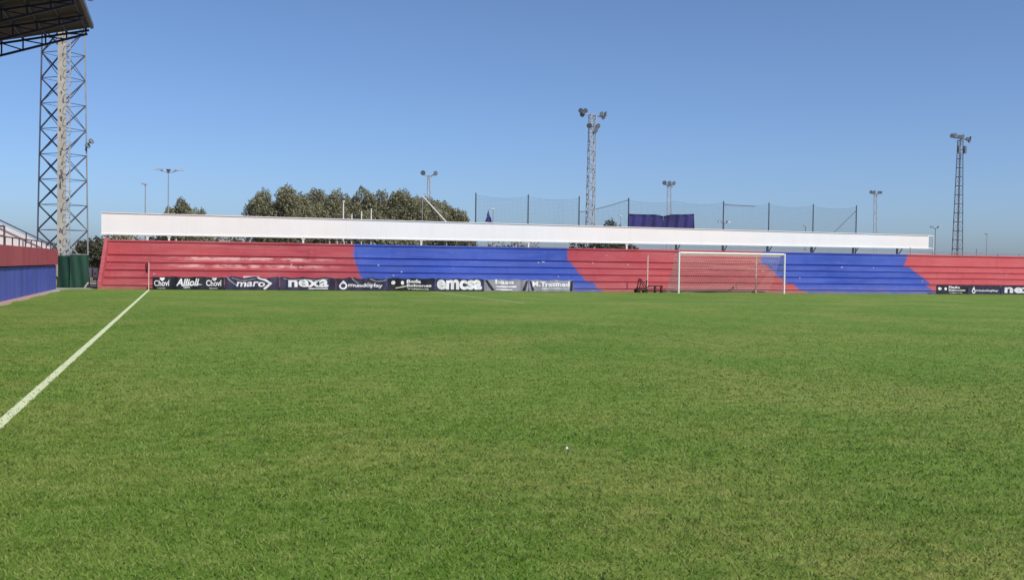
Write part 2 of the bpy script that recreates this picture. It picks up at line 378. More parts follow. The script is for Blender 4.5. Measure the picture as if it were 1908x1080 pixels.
# ---------------------------------------------------------------- grass blades (uncountable: one object)
def grass():
    fx, fy = math.sin(YAW), math.cos(YAW)
    P, H, Wd = [], [], []
    for d0, d1, dens, h, wd in ((3.5, 8, 4200, .024, .0042), (8, 12, 2100, .023, .0055), (12, 18, 750, .021, .008), (18, 28, 200, .018, .011), (28, 46, 45, .015, .015)):
        half1 = .49*d1 + 1.0; n = int((d1-d0)*2*half1*dens)
        d = rng.uniform(d0, d1, n); d = d0 + (d-d0) if d0 < 28 else d0 + (d1-d0)*rng.random(n)**1.8; d = np.maximum(3.4, d*(1 + rng.uniform(-.16, .16, n))); l = rng.uniform(-half1*1.15, half1*1.15, n); k = np.abs(l) < .49*d + 1.0
        d, l = d[k], l[k]
        x = CAM.x + d*fx + l*fy; y = CAM.y + d*fy - l*fx
        ok = x > GX0 + .12*np.sin(y*1.9) + rng.uniform(-.1, .1, len(x)); x, y = x[ok], y[ok]
        P.append(np.stack([x, y], 1)); H.append(h*rng.uniform(.45, 1.35, len(x))); Wd.append(np.full(len(x), wd)*rng.uniform(.7, 1.3, len(x)))
    P = np.concatenate(P); H = np.concatenate(H); Wd = np.concatenate(Wd); n = len(P)
    an = rng.uniform(0, 2*np.pi, n); la = rng.uniform(0, 2*np.pi, n); lean = H*rng.uniform(.3, 1.6, n)
    paint = (np.abs(P[:,0]) < LW/2 + rng.normal(0, .012, n)).astype(np.float32)*(rng.random(n) > .16)
    H = np.where(paint > 0, H*.55, H)
    co = np.zeros((n, 3, 3), np.float32)
    dx, dy = np.cos(an)*Wd, np.sin(an)*Wd
    co[:,0,0] = P[:,0]-dx; co[:,0,1] = P[:,1]-dy; co[:,1,0] = P[:,0]+dx; co[:,1,1] = P[:,1]+dy
    co[:,2,0] = P[:,0]+np.cos(la)*lean; co[:,2,1] = P[:,1]+np.sin(la)*lean; co[:,2,2] = H
    me = bpy.data.meshes.new('grass'); me.vertices.add(n*3); me.loops.add(n*3); me.polygons.add(n)
    me.vertices.foreach_set('co', co.ravel()); me.loops.foreach_set('vertex_index', np.arange(n*3, dtype=np.int32))
    me.polygons.foreach_set('loop_start', np.arange(0, n*3, 3, dtype=np.int32))
    a = me.attributes.new('paint', 'FLOAT', 'POINT'); a.data.foreach_set('value', np.repeat(paint, 3).astype(np.float32))
    me.update(); me.validate(); me.materials.append(M['blade'])
    o = bpy.data.objects.new('grass', me); C.objects.link(o)
    tag(o, 'short mown green grass covering the football pitch', 'grass', kind='stuff'); return n
print('blades', grass())

# ---------------------------------------------------------------- terrace behind the goal
TX0, TX1 = -2.75, 76.0
ter = thing('spectator_terrace', 'long concrete terrace painted in broad red and blue stripes behind the goal', 'terrace', (0, 2, 0))
NZ = [.15, .595, 1.04, 1.485, 1.93]        # heights of the step edges
TREAD, Y0 = 1.08, 2.0
prev = -.05
for i, z in enumerate(NZ):
    y = Y0 + TREAD*i; yb = y + TREAD + .25
    if i == 0: prof = [(y, -.05), (yb, -.05), (yb, z), (y, z)]
    else:                                   # overhanging seat slab with a recess at its foot
        zr = NZ[i-1]; prof = [(y+.07, zr-.02), (yb, zr-.02), (yb, z), (y-.012, z), (y-.012, z-.02), (y, z-.03), (y, zr+.065), (y+.07, zr+.065)]
    MB().prism(prof, TX0+.16, TX1).build('step', M['terrace'], ter)
yb = Y0 + TREAD*5
MB().prism([(yb+.08, NZ[-1]-.02), (yb+.30, NZ[-1]-.02), (yb+.30, 2.80), (yb, 2.80), (yb, NZ[-1]+.09), (yb+.08, NZ[-1]+.09)], TX0+.16, TX1).build('back_wall', M['terrace'], ter)
MB().box((TX0+.1, yb-.06, 2.803), (TX1, yb+.36, 2.90)).build('coping', M['terrace'], ter)
# sloping end wall beside the corner
ew = MB(); y1 = yb+.36
prof = [(Y0-.12, -.05), (y1, -.05), (y1, 3.02), (y1-.25, 3.02), (Y0-.12, .42)]
ew.prism(prof, TX0-.04, TX0+.155).build('end_wall', M['terrace'], ter)
# small white row plates and rubbish on the risers
plates = [(705,494,.13),(748,506.5,.12),(733,513,.12),(1012,488,.26),(1003,489,.12),(1040,515,.10),(1568,498,.2),(1627,499,.13),(1718,524,.12),(1875,512,.12),(1421,505,.12),(1490,518,.1),(585,497,.2),(543,492.5,.12),(560,498,.22),(1104,490,.12),(1170,493,.12),(287,510,.14)]
def riser_y(x, y):
    best = None
    for i, z in enumerate(NZ):
        p = at(x, y, Y0+TREAD*i); lo = -.05 if i == 0 else NZ[i-1]
        if lo <= p.z <= z: return p, i
    return at(x, y, Y0), 0
for x, y, s in plates:
    p, i = riser_y(x, y); yf = Y0 + TREAD*i - .014
    MB().box((p.x-s*.4, yf-.012, p.z-.035), (p.x+s*.4, yf, p.z+.035)).build('row_plate', M['scrap'], ter)
MB().box((at(455,508,Y0).x, Y0+.0-.006+TREAD-.034, .66), (at(486,508,Y0).x, Y0+TREAD-.034, .80)).build('faded_notice', M['pinkprint'], ter)

# ---------------------------------------------------------------- white canopy over the terrace
cp = thing('white_canopy', 'long white canopy fascia on posts above the terrace', 'canopy', (0, 8.6, 0))
CY = 8.6; cx0, cx1 = at(189,395,8.6).x, at(1730,438,8.6).x
ZT = (at(189,395,CY).z, at(1730,438,CY).z); ZB = (at(189,440,CY).z+.17, at(1730,465,CY).z+.13)
def ctop(x): return ZT[0] - .05 + (ZT[1]-ZT[0])*(x-cx0)/(cx1-cx0)
def cbot(x): return ZB[0] + (ZB[1]-ZB[0])*(x-cx0)/(cx1-cx0)
NP = 12
for i in range(NP):
    a = cx0+(cx1-cx0)*i/NP; b_ = cx0+(cx1-cx0)*(i+1)/NP - .002; off = random.uniform(-.001, .001)
    MB().hexa([(a,CY+off,cbot(a)),(b_,CY+off,cbot(b_)),(b_,CY+.08+off,cbot(b_)),(a,CY+.08+off,cbot(a)),
               (a,CY+off,ctop(a)),(b_,CY+off,ctop(b_)),(b_,CY+.08+off,ctop(b_)),(a,CY+.08+off,ctop(a))]).build('fascia_panel', M['canopy'], cp)
def strip(name, za, zb, y0, y1, x0, x1, mat):
    return MB().hexa([(x0,y0,za(x0)),(x1,y0,za(x1)),(x1,y1,za(x1)),(x0,y1,za(x0)),(x0,y0,zb(x0)),(x1,y0,zb(x1)),(x1,y1,zb(x1)),(x0,y1,zb(x0))]).build(name, mat, cp)
strip('top_trim', lambda x: ctop(x)+.003, lambda x: ctop(x)+.05, CY-.05, CY+.085, cx0-.05, cx1, M['white'])
strip('bottom_trim', lambda x: cbot(x)-.07, lambda x: cbot(x)-.003, CY-.05, CY+.085, cx0-.05, cx1, M['white'])
strip('roof_sheet', lambda x: ctop(x)-.32, lambda x: ctop(x)-.26, CY+.22, CY+3.4, cx0, cx1, M['farwall'])
# open frame bay at the far right end
ef = MB(); xr = cx1+.5
ef.bar((cx1, CY+.04, ctop(cx1)), (xr, CY+.04, ctop(cx1)-.02), .045).bar((cx1, CY+.04, cbot(cx1)-.03), (xr, CY+.04, cbot(cx1)-.05), .045)
ef.bar((xr, CY+.04, cbot(cx1)-.35), (xr, CY+.04, ctop(cx1)+.02), .045).bar((cx1+.02, CY+.04, cbot(cx1)), (cx1+.02, CY+.04, ctop(cx1)), .04)
ef.build('end_frame', M['white'], cp)
for x in (275,315,565,785,985,1168,1260,1347,1430,1512,1590,1672):
    p = at(x, 450, CY+.9); z0 = -.05
    if x < 1240:
        p = at(x, 450, CY); MB().box((p.x-.06, CY+.0, z0), (p.x+.06, CY+.12, cbot(p.x)-.073)).build('post', M['white'], cp)
        MB().box((p.x-.12, CY-.02, cbot(p.x)-.16), (p.x+.12, CY-.003, cbot(p.x)-.073)).build('bracket', M['white'], cp); continue
    MB().box((p.x-.06, CY+.85, z0), (p.x+.06, CY+.97, ctop(p.x)-.33)).build('post', M['galv'], cp)
    MB().hexa([(p.x-.03,CY+.06,cbot(p.x)+.1),(p.x+.03,CY+.06,cbot(p.x)+.1),(p.x+.03,CY+.84,2.75),(p.x-.03,CY+.84,2.75),(p.x-.03,CY+.06,cbot(p.x)+.16),(p.x+.03,CY+.06,cbot(p.x)+.16),(p.x+.03,CY+.84,2.81),(p.x-.03,CY+.84,2.81)]).build('brace', M['galv'], cp)
# guard rail on the open right-hand stretch of the terrace top
gr_ = thing('guard_rail', 'thin pale guard rail along the terrace top beyond the canopy', 'railing', (at(1690,470,yb).x, yb+.15, 2.9))
g0 = at(1690,470,yb+.15); 
MB().bar((g0.x, yb+.15, 3.12), (TX1, yb+.15, 3.12), .03).build('rail', M['galv'], gr_)
for k in range(9):
    x = g0.x + .3 + k*2.05
    if x < TX1: MB().bar((x, yb+.15, 2.9), (x, yb+.15, 3.12 if k % 3 else 3.42), .035).build('post', M['galv'], gr_)
# group of slim white poles standing behind the canopy
for k, (x, ytop) in enumerate(((328,441),(614,446.5),(628,447),(641,447),(655,400),(673,395),(691,390))):
    Y = CY+.14; a = at(x, 462, Y); b_ = at(x, ytop, Y)
    nm = ['slim white pole just left of the left double street lamp, under the canopy', 'leftmost of the white poles crowded under the canopy where red turns blue', 'second white pole of the crowded row under the canopy',
          'third white pole of the crowded row under the canopy', 'shortest of three white poles rising above the canopy', 'middle of three white poles rising above the canopy', 'tallest and rightmost of three white poles rising above the canopy'][k]
    if k == 0: nm = 'lone slim white pole under the left end of the canopy'
    o = MB().bar((a.x, Y, 0), (a.x, Y, b_.z), .036, 8).bar((a.x, Y, b_.z), (a.x, Y, b_.z+.05), .046, 8).build('white_pole', M['white'])
    tag(o, nm, 'pole', 'slim white poles behind the terrace')

# ---------------------------------------------------------------- sponsor banners
def drape(u, z, seed, sag, H):
    """depth and top sag of a banner at u in 0..1, height fraction z"""
    y = .030*math.sin(u*23+seed*2.1)*(1-.3*z) + .018*math.sin(u*47+seed)*(z)
    y += .035*math.sin((u-.5)*7*(1.2-z)+seed)*z
    return y
def text_mesh(s, size, bold=.0, shear=0.0, xs=1.0):
    cu = bpy.data.curves.new('t', 'FONT'); cu.body = s; cu.size = size; cu.offset = bold; cu.shear = shear; cu.resolution_u = 3
    o = bpy.data.objects.new('t', cu); C.objects.link(o); bpy.context.view_layer.update()
    me = bpy.data.meshes.new_from_object(o.evaluated_get(bpy.context.evaluated_depsgraph_get()))
    v = [(q.co.x*xs, q.co.y) for q in me.vertices]; f = [tuple(p.vertices) for p in me.polygons]
    bpy.data.objects.remove(o); bpy.data.curves.remove(cu); bpy.data.meshes.remove(me)
    return v, f
def fit_text(s, x0, x1, z0, z1, bold=0., shear=0.):
    v, f = text_mesh(s, 1.0, bold, shear); xs = [p[0] for p in v]; ys = [p[1] for p in v]
    a, b_, c, d = min(xs), max(xs), min(ys), max(ys)
    return [(x0+(p[0]-a)/(b_-a)*(x1-x0), z0+(p[1]-c)/(d-c)*(z1-z0)) for p in v], f
def poly(pts): return pts, [tuple(range(len(pts)))]
def ring(cx, cz, r, r2, n=20, sx=1.0):
    v = []; f = []
    for i in range(n):
        a = 2*math.pi*i/n; v += [(cx+r*sx*math.cos(a), cz+r*math.sin(a)), (cx+r2*sx*math.cos(a), cz+r2*math.sin(a))]
    for i in range(n): j = (i+1) % n; f.append((2*i, 2*j, 2*j+1, 2*i+1))
    return v, f
def disc(cx, cz, rx, rz, n=16): return poly([(cx+rx*math.cos(2*math.pi*i/n), cz+rz*math.sin(2*math.pi*i/n)) for i in range(n)])
def heart(cx, cz, s):
    pts = []
    for i in range(24):
        a = 2*math.pi*i/24
        pts.append((cx+s*.06*(16*math.sin(a)**3)/1.0, cz+s*.06*(13*math.cos(a)-5*math.cos(2*a)-2*math.cos(3*a)-math.cos(4*a))))
    return poly(pts)
def drop(cx, z0, w_, h):
    v = []; f = []; n = 24
    for k, s in enumerate((1.0, .58)):
        for i in range(n):
            a = 2*math.pi*i/n; r = w_/2*s; x = r*math.sin(a); z = -r*math.cos(a)
            if z > 0: t = z/r; x *= (1-t)**.55 if k == 0 else 1; z = t*(h-w_/2) if k == 0 else z
            v.append((cx+x, z0+w_/2+z))
    for i in range(n): j = (i+1) % n; f.append((i, j, n+j, n+i))
    return v, f
def stroke(pts, wd):
    v = []; f = []
    for i, (x, z) in enumerate(pts):
        a = pts[max(0, i-1)]; b_ = pts[min(len(pts)-1, i+1)]; dx, dz = b_[0]-a[0], b_[1]-a[1]; L = math.hypot(dx, dz) or 1
        w_ = wd[i] if hasattr(wd, '__len__') else wd
        v += [(x-dz/L*w_/2, z+dx/L*w_/2), (x+dz/L*w_/2, z-dx/L*w_/2)]
    for i in range(len(pts)-1): f.append((2*i, 2*i+1, 2*i+3, 2*i+2))
    return v, f
BY = 1.45
def banner(x0, x1, H, mat, label, parts, seed, sag=.05):
    root = thing('sponsor_banner', label, 'banner', ((x0+x1)/2, BY, 0), 'sponsor banners along the terrace front')
    L = x1-x0; nx = max(10, int(L*6)); nz = 6; mb = MB()
    def ztop(u): return H - sag*(math.sin(u*math.pi*2.5+seed)**2)
    def P(x, zf, back=0): 
        u = (x-x0)/L; return (x, BY + drape(u, zf, seed, sag, H) + back, .02 + zf*(ztop(u)-.02))
    for bk in (0, .012):
        for i in range(nx):
            for j in range(nz):
                a = x0+L*i/nx; b_ = x0+L*(i+1)/nx
                mb.face([P(a, j/nz, bk), P(b_, j/nz, bk), P(b_, (j+1)/nz, bk), P(a, (j+1)/nz, bk)])
    mb.build('cloth', mat, root, smooth=True, recalc=False)
    for k in range(2):                                        # stakes that hold the cloth
        xs = x0+.04 if k == 0 else x1-.04
        MB().bar((xs, BY+.06, -.02), (xs, BY+.06, H+.03), .02).build('stake', M['galv'], root)
    for nm, pm, v, f in [(nm, pm, v, f) for nm, pm, shapes in parts for v, f in shapes]:
        mb = MB()
        if True:
            n = len(mb.v); bm = bmesh.new(); vv = [bm.verts.new((q[0], 0, q[1])) for q in v]
            for ff in f:
                try: bm.faces.new([vv[i] for i in ff])
                except ValueError: pass
            bmesh.ops.triangulate(bm, faces=bm.faces)
            for _ in range(2):
                long_ = [e for e in bm.edges if e.calc_length() > .18]
                if long_: bmesh.ops.subdivide_edges(bm, edges=long_, cuts=1); bmesh.ops.triangulate(bm, faces=bm.faces)
            bm.verts.index_update()
            for q in bm.verts:
                zf = max(0, min(1, q.co.z/H)); p = P(q.co.x, zf); mb.v.append((p[0], p[1]-.016, p[2]))
            for ff in bm.faces: mb.f.append(tuple(n+q.index for q in ff.verts))
            bm.free()
        mb.build(nm, pm, root, recalc=False)
    return root
def bx(x): return at(x, 530, BY).x
def bz(y, x): return at(x, y, BY).z
def T(s, xa, xb, ya, yb, bold=0., shear=0.):      # text that fills a box given on the banner
    H0 = bz(yb, (xa+xb)/2); H1 = bz(ya, (xa+xb)/2); return fit_text(s, bx(xa), bx(xb), max(.05, H0), H1, bold, shear)
def chovi(xa, xb):
    xm = xa + (xb-xa)*.53
    return [T('Choví', xa, xb, 521, 533, .02), heart(bx(xm), bz(519, xm), .14), T('SALSAS', xa+6, xb-8, 536, 538.5, .02)]
banner(bx(284), bx(418)-.02, .76, M['black'], 'near-black sponsor banner with two heart logos, nearest the corner flag',
       [('lettering', M['print'], chovi(287,316)+chovi(384,413)+[T('Allioli', 328, 371, 518, 533, .03, .25), stroke([(bx(340),.20),(bx(352),.27),(bx(368),.30),(bx(377),.29)], [.02,.06,.07,.01]), T('casero', 342, 354, 534, 537.5, .01)])], 1, .04)
def curl(xa, xb, ya, yb, w0=.05):
    z0, z1 = bz(ya, xa), bz(yb, xb); pts = []
    for i in range(9): t = i/8; pts.append((bx(xa+(xb-xa)*t), z0+(z1-z0)*(t**.6)))
    return stroke(pts, w0)
banner(bx(418)+.02, bx(521)-.02, .80, M['navy'], 'navy sponsor banner reading maro with a white chevron',
       [('lettering', M['print'], [T('maro', 440, 494, 524, 534, .02, .2), stroke([(bx(479),bz(517,479)),(bx(494),bz(519,494)),(bx(504),bz(527,504)),(bx(492),bz(539,492))], [.05,.14,.2,.15])]),
        ('swirl', M['greyb'], [curl(423,440,513,531,.07), stroke([(bx(432),.70),(bx(445),.62),(bx(462),.62),(bx(476),.66)], .05)])], 2, .09)
banner(bx(521)+.02, bx(626)-.02, .80, M['navy'], 'navy sponsor banner reading nexa in wide white letters, left of the drop logo',
       [('lettering', M['print'], [T('nexa', 537, 612, 520, 535, .03), stroke([(bx(575),.10),(bx(611),.10)], .06)]),
        ('swirl', M['greyb'], [stroke([(bx(528),.70),(bx(540),.66),(bx(575),.66),(bx(611),.68)], .05)])], 3, .07)
banner(bx(626)+.02, bx(721)-.02, .80, M['navy'], 'navy sponsor banner with a white drop emblem, under the red and blue seam',
       [('emblem', M['print'], [drop(bx(639.5), .06, .50, .62)]), ('lettering', M['print'], [T('mundoplay', 649, 713, 527, 537, .03)]),
        ('swirl', M['greyb'], [curl(655,668,516,527,.08), stroke([(bx(689),.72),(bx(700),.60),(bx(712),.66),(bx(720),.70)], .06), stroke([(bx(679),.28),(bx(686),.48),(bx(696),.26)], .10)])], 4, .08)
def twodots(xa, xb):
    f = lambda t: xa+(xb-xa)*t
    return ([disc(bx(f(.12)), .50, .13, .12), disc(bx(f(.31)), .52, .10, .13)],
            [T('Bada', f(.40), f(.70), 520, 527, .03), T('Balcones', f(.40), f(.92), 529, 534.5, .03)], [stroke([(bx(f(.17)),.16),(bx(f(.38)),.30)], .07), T('Valencia', f(.41), f(.86), 536.5, 540, .02)])
e, l, c_ = twodots(722, 811)
banner(bx(721)+.02, bx(811)-.02, .80, M['black'], 'black sponsor banner with two white dots, left of the EMCSA lettering',
       [('emblem', M['print'], e), ('lettering', M['print'], l), ('small_lettering', M['cream'], c_)], 5, .05)
banner(bx(811)+.02, bx(902)-.02, .80, M['navy'], 'navy sponsor banner reading EMCSA in the largest white letters',
       [('lettering', M['print'], [T('emcsa', 814, 898, 520.5, 540, .045)])], 6, .05)
banner(bx(902)+.02, bx(985)-.02, .78, M['greyb'], 'pale grey sponsor banner reading base between two dark wedges',
       [('wedge', M['black'], [poly([(bx(902)+.04,.75),(bx(908),.75),(bx(922),.06),(bx(916),.06)]), poly([(bx(986)-.06,.72),(bx(980),.72),(bx(973),.06),(bx(979),.06)])]),
        ('lettering', M['print'], [T('base', 923, 957, 520.5, 529, .03), stroke([(bx(925),.30),(bx(962),.30)], .10), stroke([(bx(925),.12),(bx(955),.10)], .08)])], 7, .05)
banner(bx(985)+.02, bx(1068), .76, M['greyb'], 'pale grey sponsor banner reading Trasmed with a black right end',
       [('wedge', M['black'], [poly([(bx(985)+.05,.72),(bx(989),.72),(bx(996),.06),(bx(991),.06)]), poly([(bx(1063.5),.70),(bx(1067.7),.74),(bx(1067),.04),(bx(1062),.04)])]),
        ('lettering', M['print'], [T('M.Trasmed', 992, 1061, 524, 534, .035), T('MEDITERRANEO', 1010, 1060, 536.5, 539, .02)])], 8, .05)
def shiftpx(xa): return xa
def T2(s, xa, xb, z0, z1, bold=0., shear=0.): return fit_text(s, bx(xa), bx(xb), z0, z1, bold, shear)
banner(bx(1745), bx(1804)-.02, .66, M['black'], 'black sponsor banner with two white dots at the right, beside the drop logo',
       [('emblem', M['print'], [disc(bx(1751.5), .39, .14, .11), disc(bx(1762.5), .39, .12, .11)]),
        ('lettering', M['print'], [T2('Bada', 1768, 1788, .42, .60, .03), T2('Balcones', 1768, 1799, .22, .36, .03)]), ('small_lettering', M['cream'], [T2('Valencia', 1768, 1793, .06, .14, .02)])], 9, .02)
banner(bx(1804)+.01, bx(1865)-.02, .66, M['navy'], 'navy sponsor banner with a white drop emblem at the far right',
       [('emblem', M['print'], [drop(bx(1814.5), .05, .36, .54)]), ('lettering', M['print'], [T2('mundoplay', 1819, 1860, .16, .36, .03)])], 10, .02)
banner(bx(1865)+.01, bx(1958), .66, M['navy'], 'navy nexa sponsor banner cut off by the right edge of the view',
       [('lettering', M['print'], [T2('nexa', 1872, 1938, .10, .54, .035)])], 11, .02)

# ---------------------------------------------------------------- goal, net poles
goal = thing('football_goal', 'white football goal with net in front of the red terrace stripe', 'goal', (36.16, 0, 0))
gx0, gx1, gh = 32.32, 40.0, 2.60
for x in (gx0, gx1): MB().bar((x, 0, -.02), (x, 0, gh+.06), .068, 12).build('post', M['post_white'], goal)
MB().bar((gx0+.069, 0, gh), (gx1-.069, 0, gh), .066, 12).build('crossbar', M['post_white'], goal)
# hanging net: strands of cord
nb = MB(); back_t, back_b = .55, 1.9
def netp(u, v):       # u across, v from crossbar (0) over the top to the ground (1)
    x = gx0 + (gx1-gx0)*u
    if v < .18: t = v/.18; return (x, .05+back_t*t, gh - .04 - .10*math.sin(t*math.pi*.5))
    t = (v-.18)/.82; y = back_t + (back_b-back_t)*(t**1.3) + .10*math.sin(u*9)*t*(1-t); z = (gh-.14)*(1-t) + .02
    return (x, y+.05, z)
NU, NV = 58, 26
for i in range(NU+1): nb.path([netp(i/NU, j/NV) for j in range(NV+1)], .0095, 3)
for j in range(NV+1): nb.path([netp(i/12, j/NV) for i in range(13)], .0095, 3)
tag(nb.build('net', M['net'], goal, recalc=False), kind='stuff')
for x, u in ((gx0, 0), (gx1, 1)):
    sb = MB()
    for k in range(12):
        v = .1 + .9*k/11; p = netp(u, v); sb.bar((x, .04, max(.02, p[2])), p, .0095, 3)
    for k in range(1, 8):
        yy = back_b*k/8; zt = None
        for j in range(60):
            p = netp(u, .18 + .82*j/59)
            if p[1] >= yy: zt = p[2]; break
        if zt is None: zt = gh-.15 if yy < back_t else .1
        sb.bar((x, yy, .02), (x, yy, zt), .0095, 3)
    tag(sb.build('side_net', M['net'], goal, recalc=False), kind='stuff')
MB().path([(gx0, .04, gh-.03), (gx0-.25, 3.6, 2.35)], .010, 4).build('tension_rope', M['net'], goal)
MB().path([(gx1, .04, gh-.03), (gx1, 3.6, 2.45)], .010, 4).build('tension_rope', M['net'], goal)
MB().path([(gx0+.4, 1.97, .05), (gx0+1.6, 2.0, .04), (gx0+3.4, 1.95, .07), (gx0+4.6, 2.02, .10), (gx0+4.95, 2.02, .26), (gx0+5.05, 2.0, .42)], .05, 6).build('net_roll', M['rubber'], goal)
for k, (x, lab) in enumerate(((at(1206,500,3.7).x, 'white net pole standing left of the goal beside the cart'), (at(1408,500,3.7).x, 'white net pole seen through the right half of the goal'))):
    o = MB().bar((x, 3.7-2.1, -.03), (x, 3.7-2.1, .0), .09, 8).build('x', None); bpy.data.objects.remove(o)
for x, Y, lab in ((1206, 1.75, 'white net pole standing left of the goal beside the cart'), (1408, 1.85, 'white net pole seen through the right half of the goal')):
    p = at(x, 541, Y); q = at(x, 475, Y)
    root = thing('net_pole', lab, 'pole', (p.x, Y, 0), 'net poles behind the goal')
    MB().bar((p.x, Y, -.02), (p.x, Y, q.z), .040, 10).build('tube', M['flagpole'] if x == 1206 else M['net'], root)
    MB().bar((p.x, Y, 0), (p.x, Y, .10), .075, 10).build('socket', M['net'], root)
    MB().bar((p.x, Y-.08, q.z-.04), (p.x, Y+.04, q.z-.04), .018, 6).build('hook', M['galv'], root)

# ---------------------------------------------------------------- small cart beside the goal
a = at(1185, 543, 1.0); b_ = at(1234, 543, 1.0)
cart = thing('field_cart', 'low dark maroon field cart with drag frame left of the goal', 'cart', ((a.x+b_.x)/2, 1.0, 0))
x0 = a.x; L = b_.x-a.x
for dy in (-.26, .26):
    for fx_ in (.05, .34):
        MB().bar((x0+L*fx_, 1.0+dy-.04, .11), (x0+L*fx_, 1.0+dy+.04, .11), .11, 14).build('wheel', M['rubber'], cart)
MB().box((x0, .76, .13), (x0+L*.39, 1.24, .27)).box((x0+.1, .80, .275), (x0+L*.30, 1.20, .32)).build('chassis', M['maroon'], cart)
MB().path([(x0+.16, .80, .27), (x0+.28, .82, .86), (x0+.28, 1.18, .86), (x0+.16, 1.20, .27)], .04, 6).bar((x0+.28, .82, .86), (x0+L*.36, .82, .30), .028).bar((x0+.28, 1.18, .86), (x0+L*.36, 1.18, .30), .028).build('frame', M['maroon'], cart)
MB().bar((x0+L*.37, 1.0, .25), (x0+L*.40, 1.0, .74), .035).bar((x0+L*.40, .85, .74), (x0+L*.40, 1.15, .74), .025).build('handle', M['maroon'], cart)
MB().bar((x0+L*.39, 1.0, .30), (x0+L*.54, 1.0, .46), .035).box((x0+L*.50, .90, .40), (x0+L, 1.10, .47)).build('drag_beam', M['maroon'], cart)
for fx_ in (.72, .96):
    MB().box((x0+L*fx_-.055, .93, .12), (x0+L*fx_+.055, 1.07, .398)).build('beam_leg', M['maroon'], cart)
    MB().bar((x0+L*fx_-.05, 1.0, .11), (x0+L*fx_+.05, 1.0, .11), .11, 12).build('wheel', M['rubber'], cart)

# ---------------------------------------------------------------- corner flag
cf = thing('corner_flag', 'pale corner flag pole with a dark red flag', 'corner flag', (0, 0, 0))
MB().bar((0, 0, -.02), (0, 0, 1.55), .026, 8).build('pole', M['flagpole'], cf)
fb = MB()
for k in (0, .006):
    for i in range(5):
        for j in range(6):
            def q(i, j): u = i/5; v = j/6; return (-.03-.17*u*(1-.3*v), .03*math.sin(u*6+v*3)+k, 1.53-.50*v-.10*u)
            fb.face([q(i,j), q(i+1,j), q(i+1,j+1), q(i,j+1)])
fb.build('flag', M['redflag'], cf, recalc=False)

# ---------------------------------------------------------------- barrier wall of the grandstand, left
WX = -4.95; WYE = 1.7; WY0 = -70
bar_ = thing('barrier_wall', 'blue and red pitchside barrier wall at the left edge', 'wall', (WX, WYE, 0))
NPAN = 24; step = 2.6
for k in range(NPAN):
    y1_ = WYE - k*step; y0_ = y1_ - step + .015; j = random.uniform(-.008, .008)
    MB().box((WX-.16, y0_, -.05), (WX+j, y1_, 1.31)).build('wall_panel', M['wall_blue'], bar_)
    MB().box((WX-.20, y0_, 1.36), (WX+.10+j, y1_, 2.19)).build('parapet_panel', M['wall_red'], bar_)
MB().box((WX-.18, WYE-NPAN*step, 1.312), (WX-.05, WYE, 1.358)).build('shadow_joint', M['rubber'], bar_)
for yy in (-4.9, -9.2):
    MB().box((WX-.02, yy, .0), (WX+.035, yy+.16, 1.30)).build('pilaster', M['wall_blue'], bar_)

# ---------------------------------------------------------------- grandstand
gs = thing('grandstand', 'covered grandstand with steel truss roof at the top left', 'grandstand', (-10, -3.6, 0))
SY0, SY1 = -70, 1.4
MB().box((-7.4, SY0, -.05), (WX-.21, SY1, 1.55)).build('walkway', M['stepc'], gs)
for k in range(9):
    MB().box((-7.4-.85*(k+1), SY0, -.05), (-7.4-.85*k-.003, SY1, 1.55+.42*(k+1))).build('stand_step', M['stepc'], gs)
# white raking end wall
w0 = at(97, 462, SY1+.25); w1 = at(0, 417, SY1+.25); sl = (w1.z-w0.z)/(w1.x-w0.x)
xe = -16.5
MB().hexa([(xe,SY1+.01,-.05),(w0.x,SY1+.01,-.05),(w0.x,SY1+.26,-.05),(xe,SY1+.26,-.05),(xe,SY1+.01,w0.z+sl*(xe-w0.x)),(w0.x,SY1+.01,w0.z),(w0.x,SY1+.26,w0.z),(xe,SY1+.26,w0.z+sl*(xe-w0.x))]).build('end_wall', M['whitewall'], gs)
# roof
RY = -3.6; tip = at(168, 51, RY); rl = at(0, 76, RY); rs = (rl.z-tip.z)/(rl.x-tip.x); RX1 = -17.5
def rz(x): return tip.z + rs*(x-tip.x)
roof = MB(); ncor = 30
RYF = -74
roof.hexa([(RX1,RYF,rz(RX1)),(tip.x,RYF,tip.z),(tip.x,RY+.10,tip.z),(RX1,RY+.10,rz(RX1)),(RX1,RYF,rz(RX1)+.06),(tip.x,RYF,tip.z+.06),(tip.x,RY+.10,tip.z+.06),(RX1,RY+.10,rz(RX1)+.06)])
rf = roof.build('roof', M['roofsheet'], gs)
MB().hexa([(tip.x+.005,RYF,tip.z-.06),(tip.x+.16,RYF,tip.z-.03),(tip.x+.16,RY+.14,tip.z-.03),(tip.x+.005,RY+.14,tip.z-.06),(tip.x+.005,RYF,tip.z+.15),(tip.x+.16,RYF,tip.z+.18),(tip.x+.16,RY+.14,tip.z+.18),(tip.x+.005,RY+.14,tip.z+.15)]).build('gutter', M['fascia'], rf)
l0 = at(163, 63.5, RY); l1 = at(0, 104, RY); ls = (l1.z-l0.z)/(l1.x-l0.x)
nodes = [at(x, 70, RY).x for x in (160, 124, 85, 43, 3)]
dxn = (nodes[0]-nodes[-1])/4
while nodes[-1] - dxn > RX1: nodes.append(nodes[-1]-dxn)
def lz(x): return l0.z + ls*(x-l0.x)
for k, x in enumerate(nodes):                         # purlins along the stand
    MB().box((x-.05, RYF, rz(x)-.11), (x+.05, RY+.06, rz(x)-.01)).build('purlin', M['dark_steel'], rf)
SP = 3.45
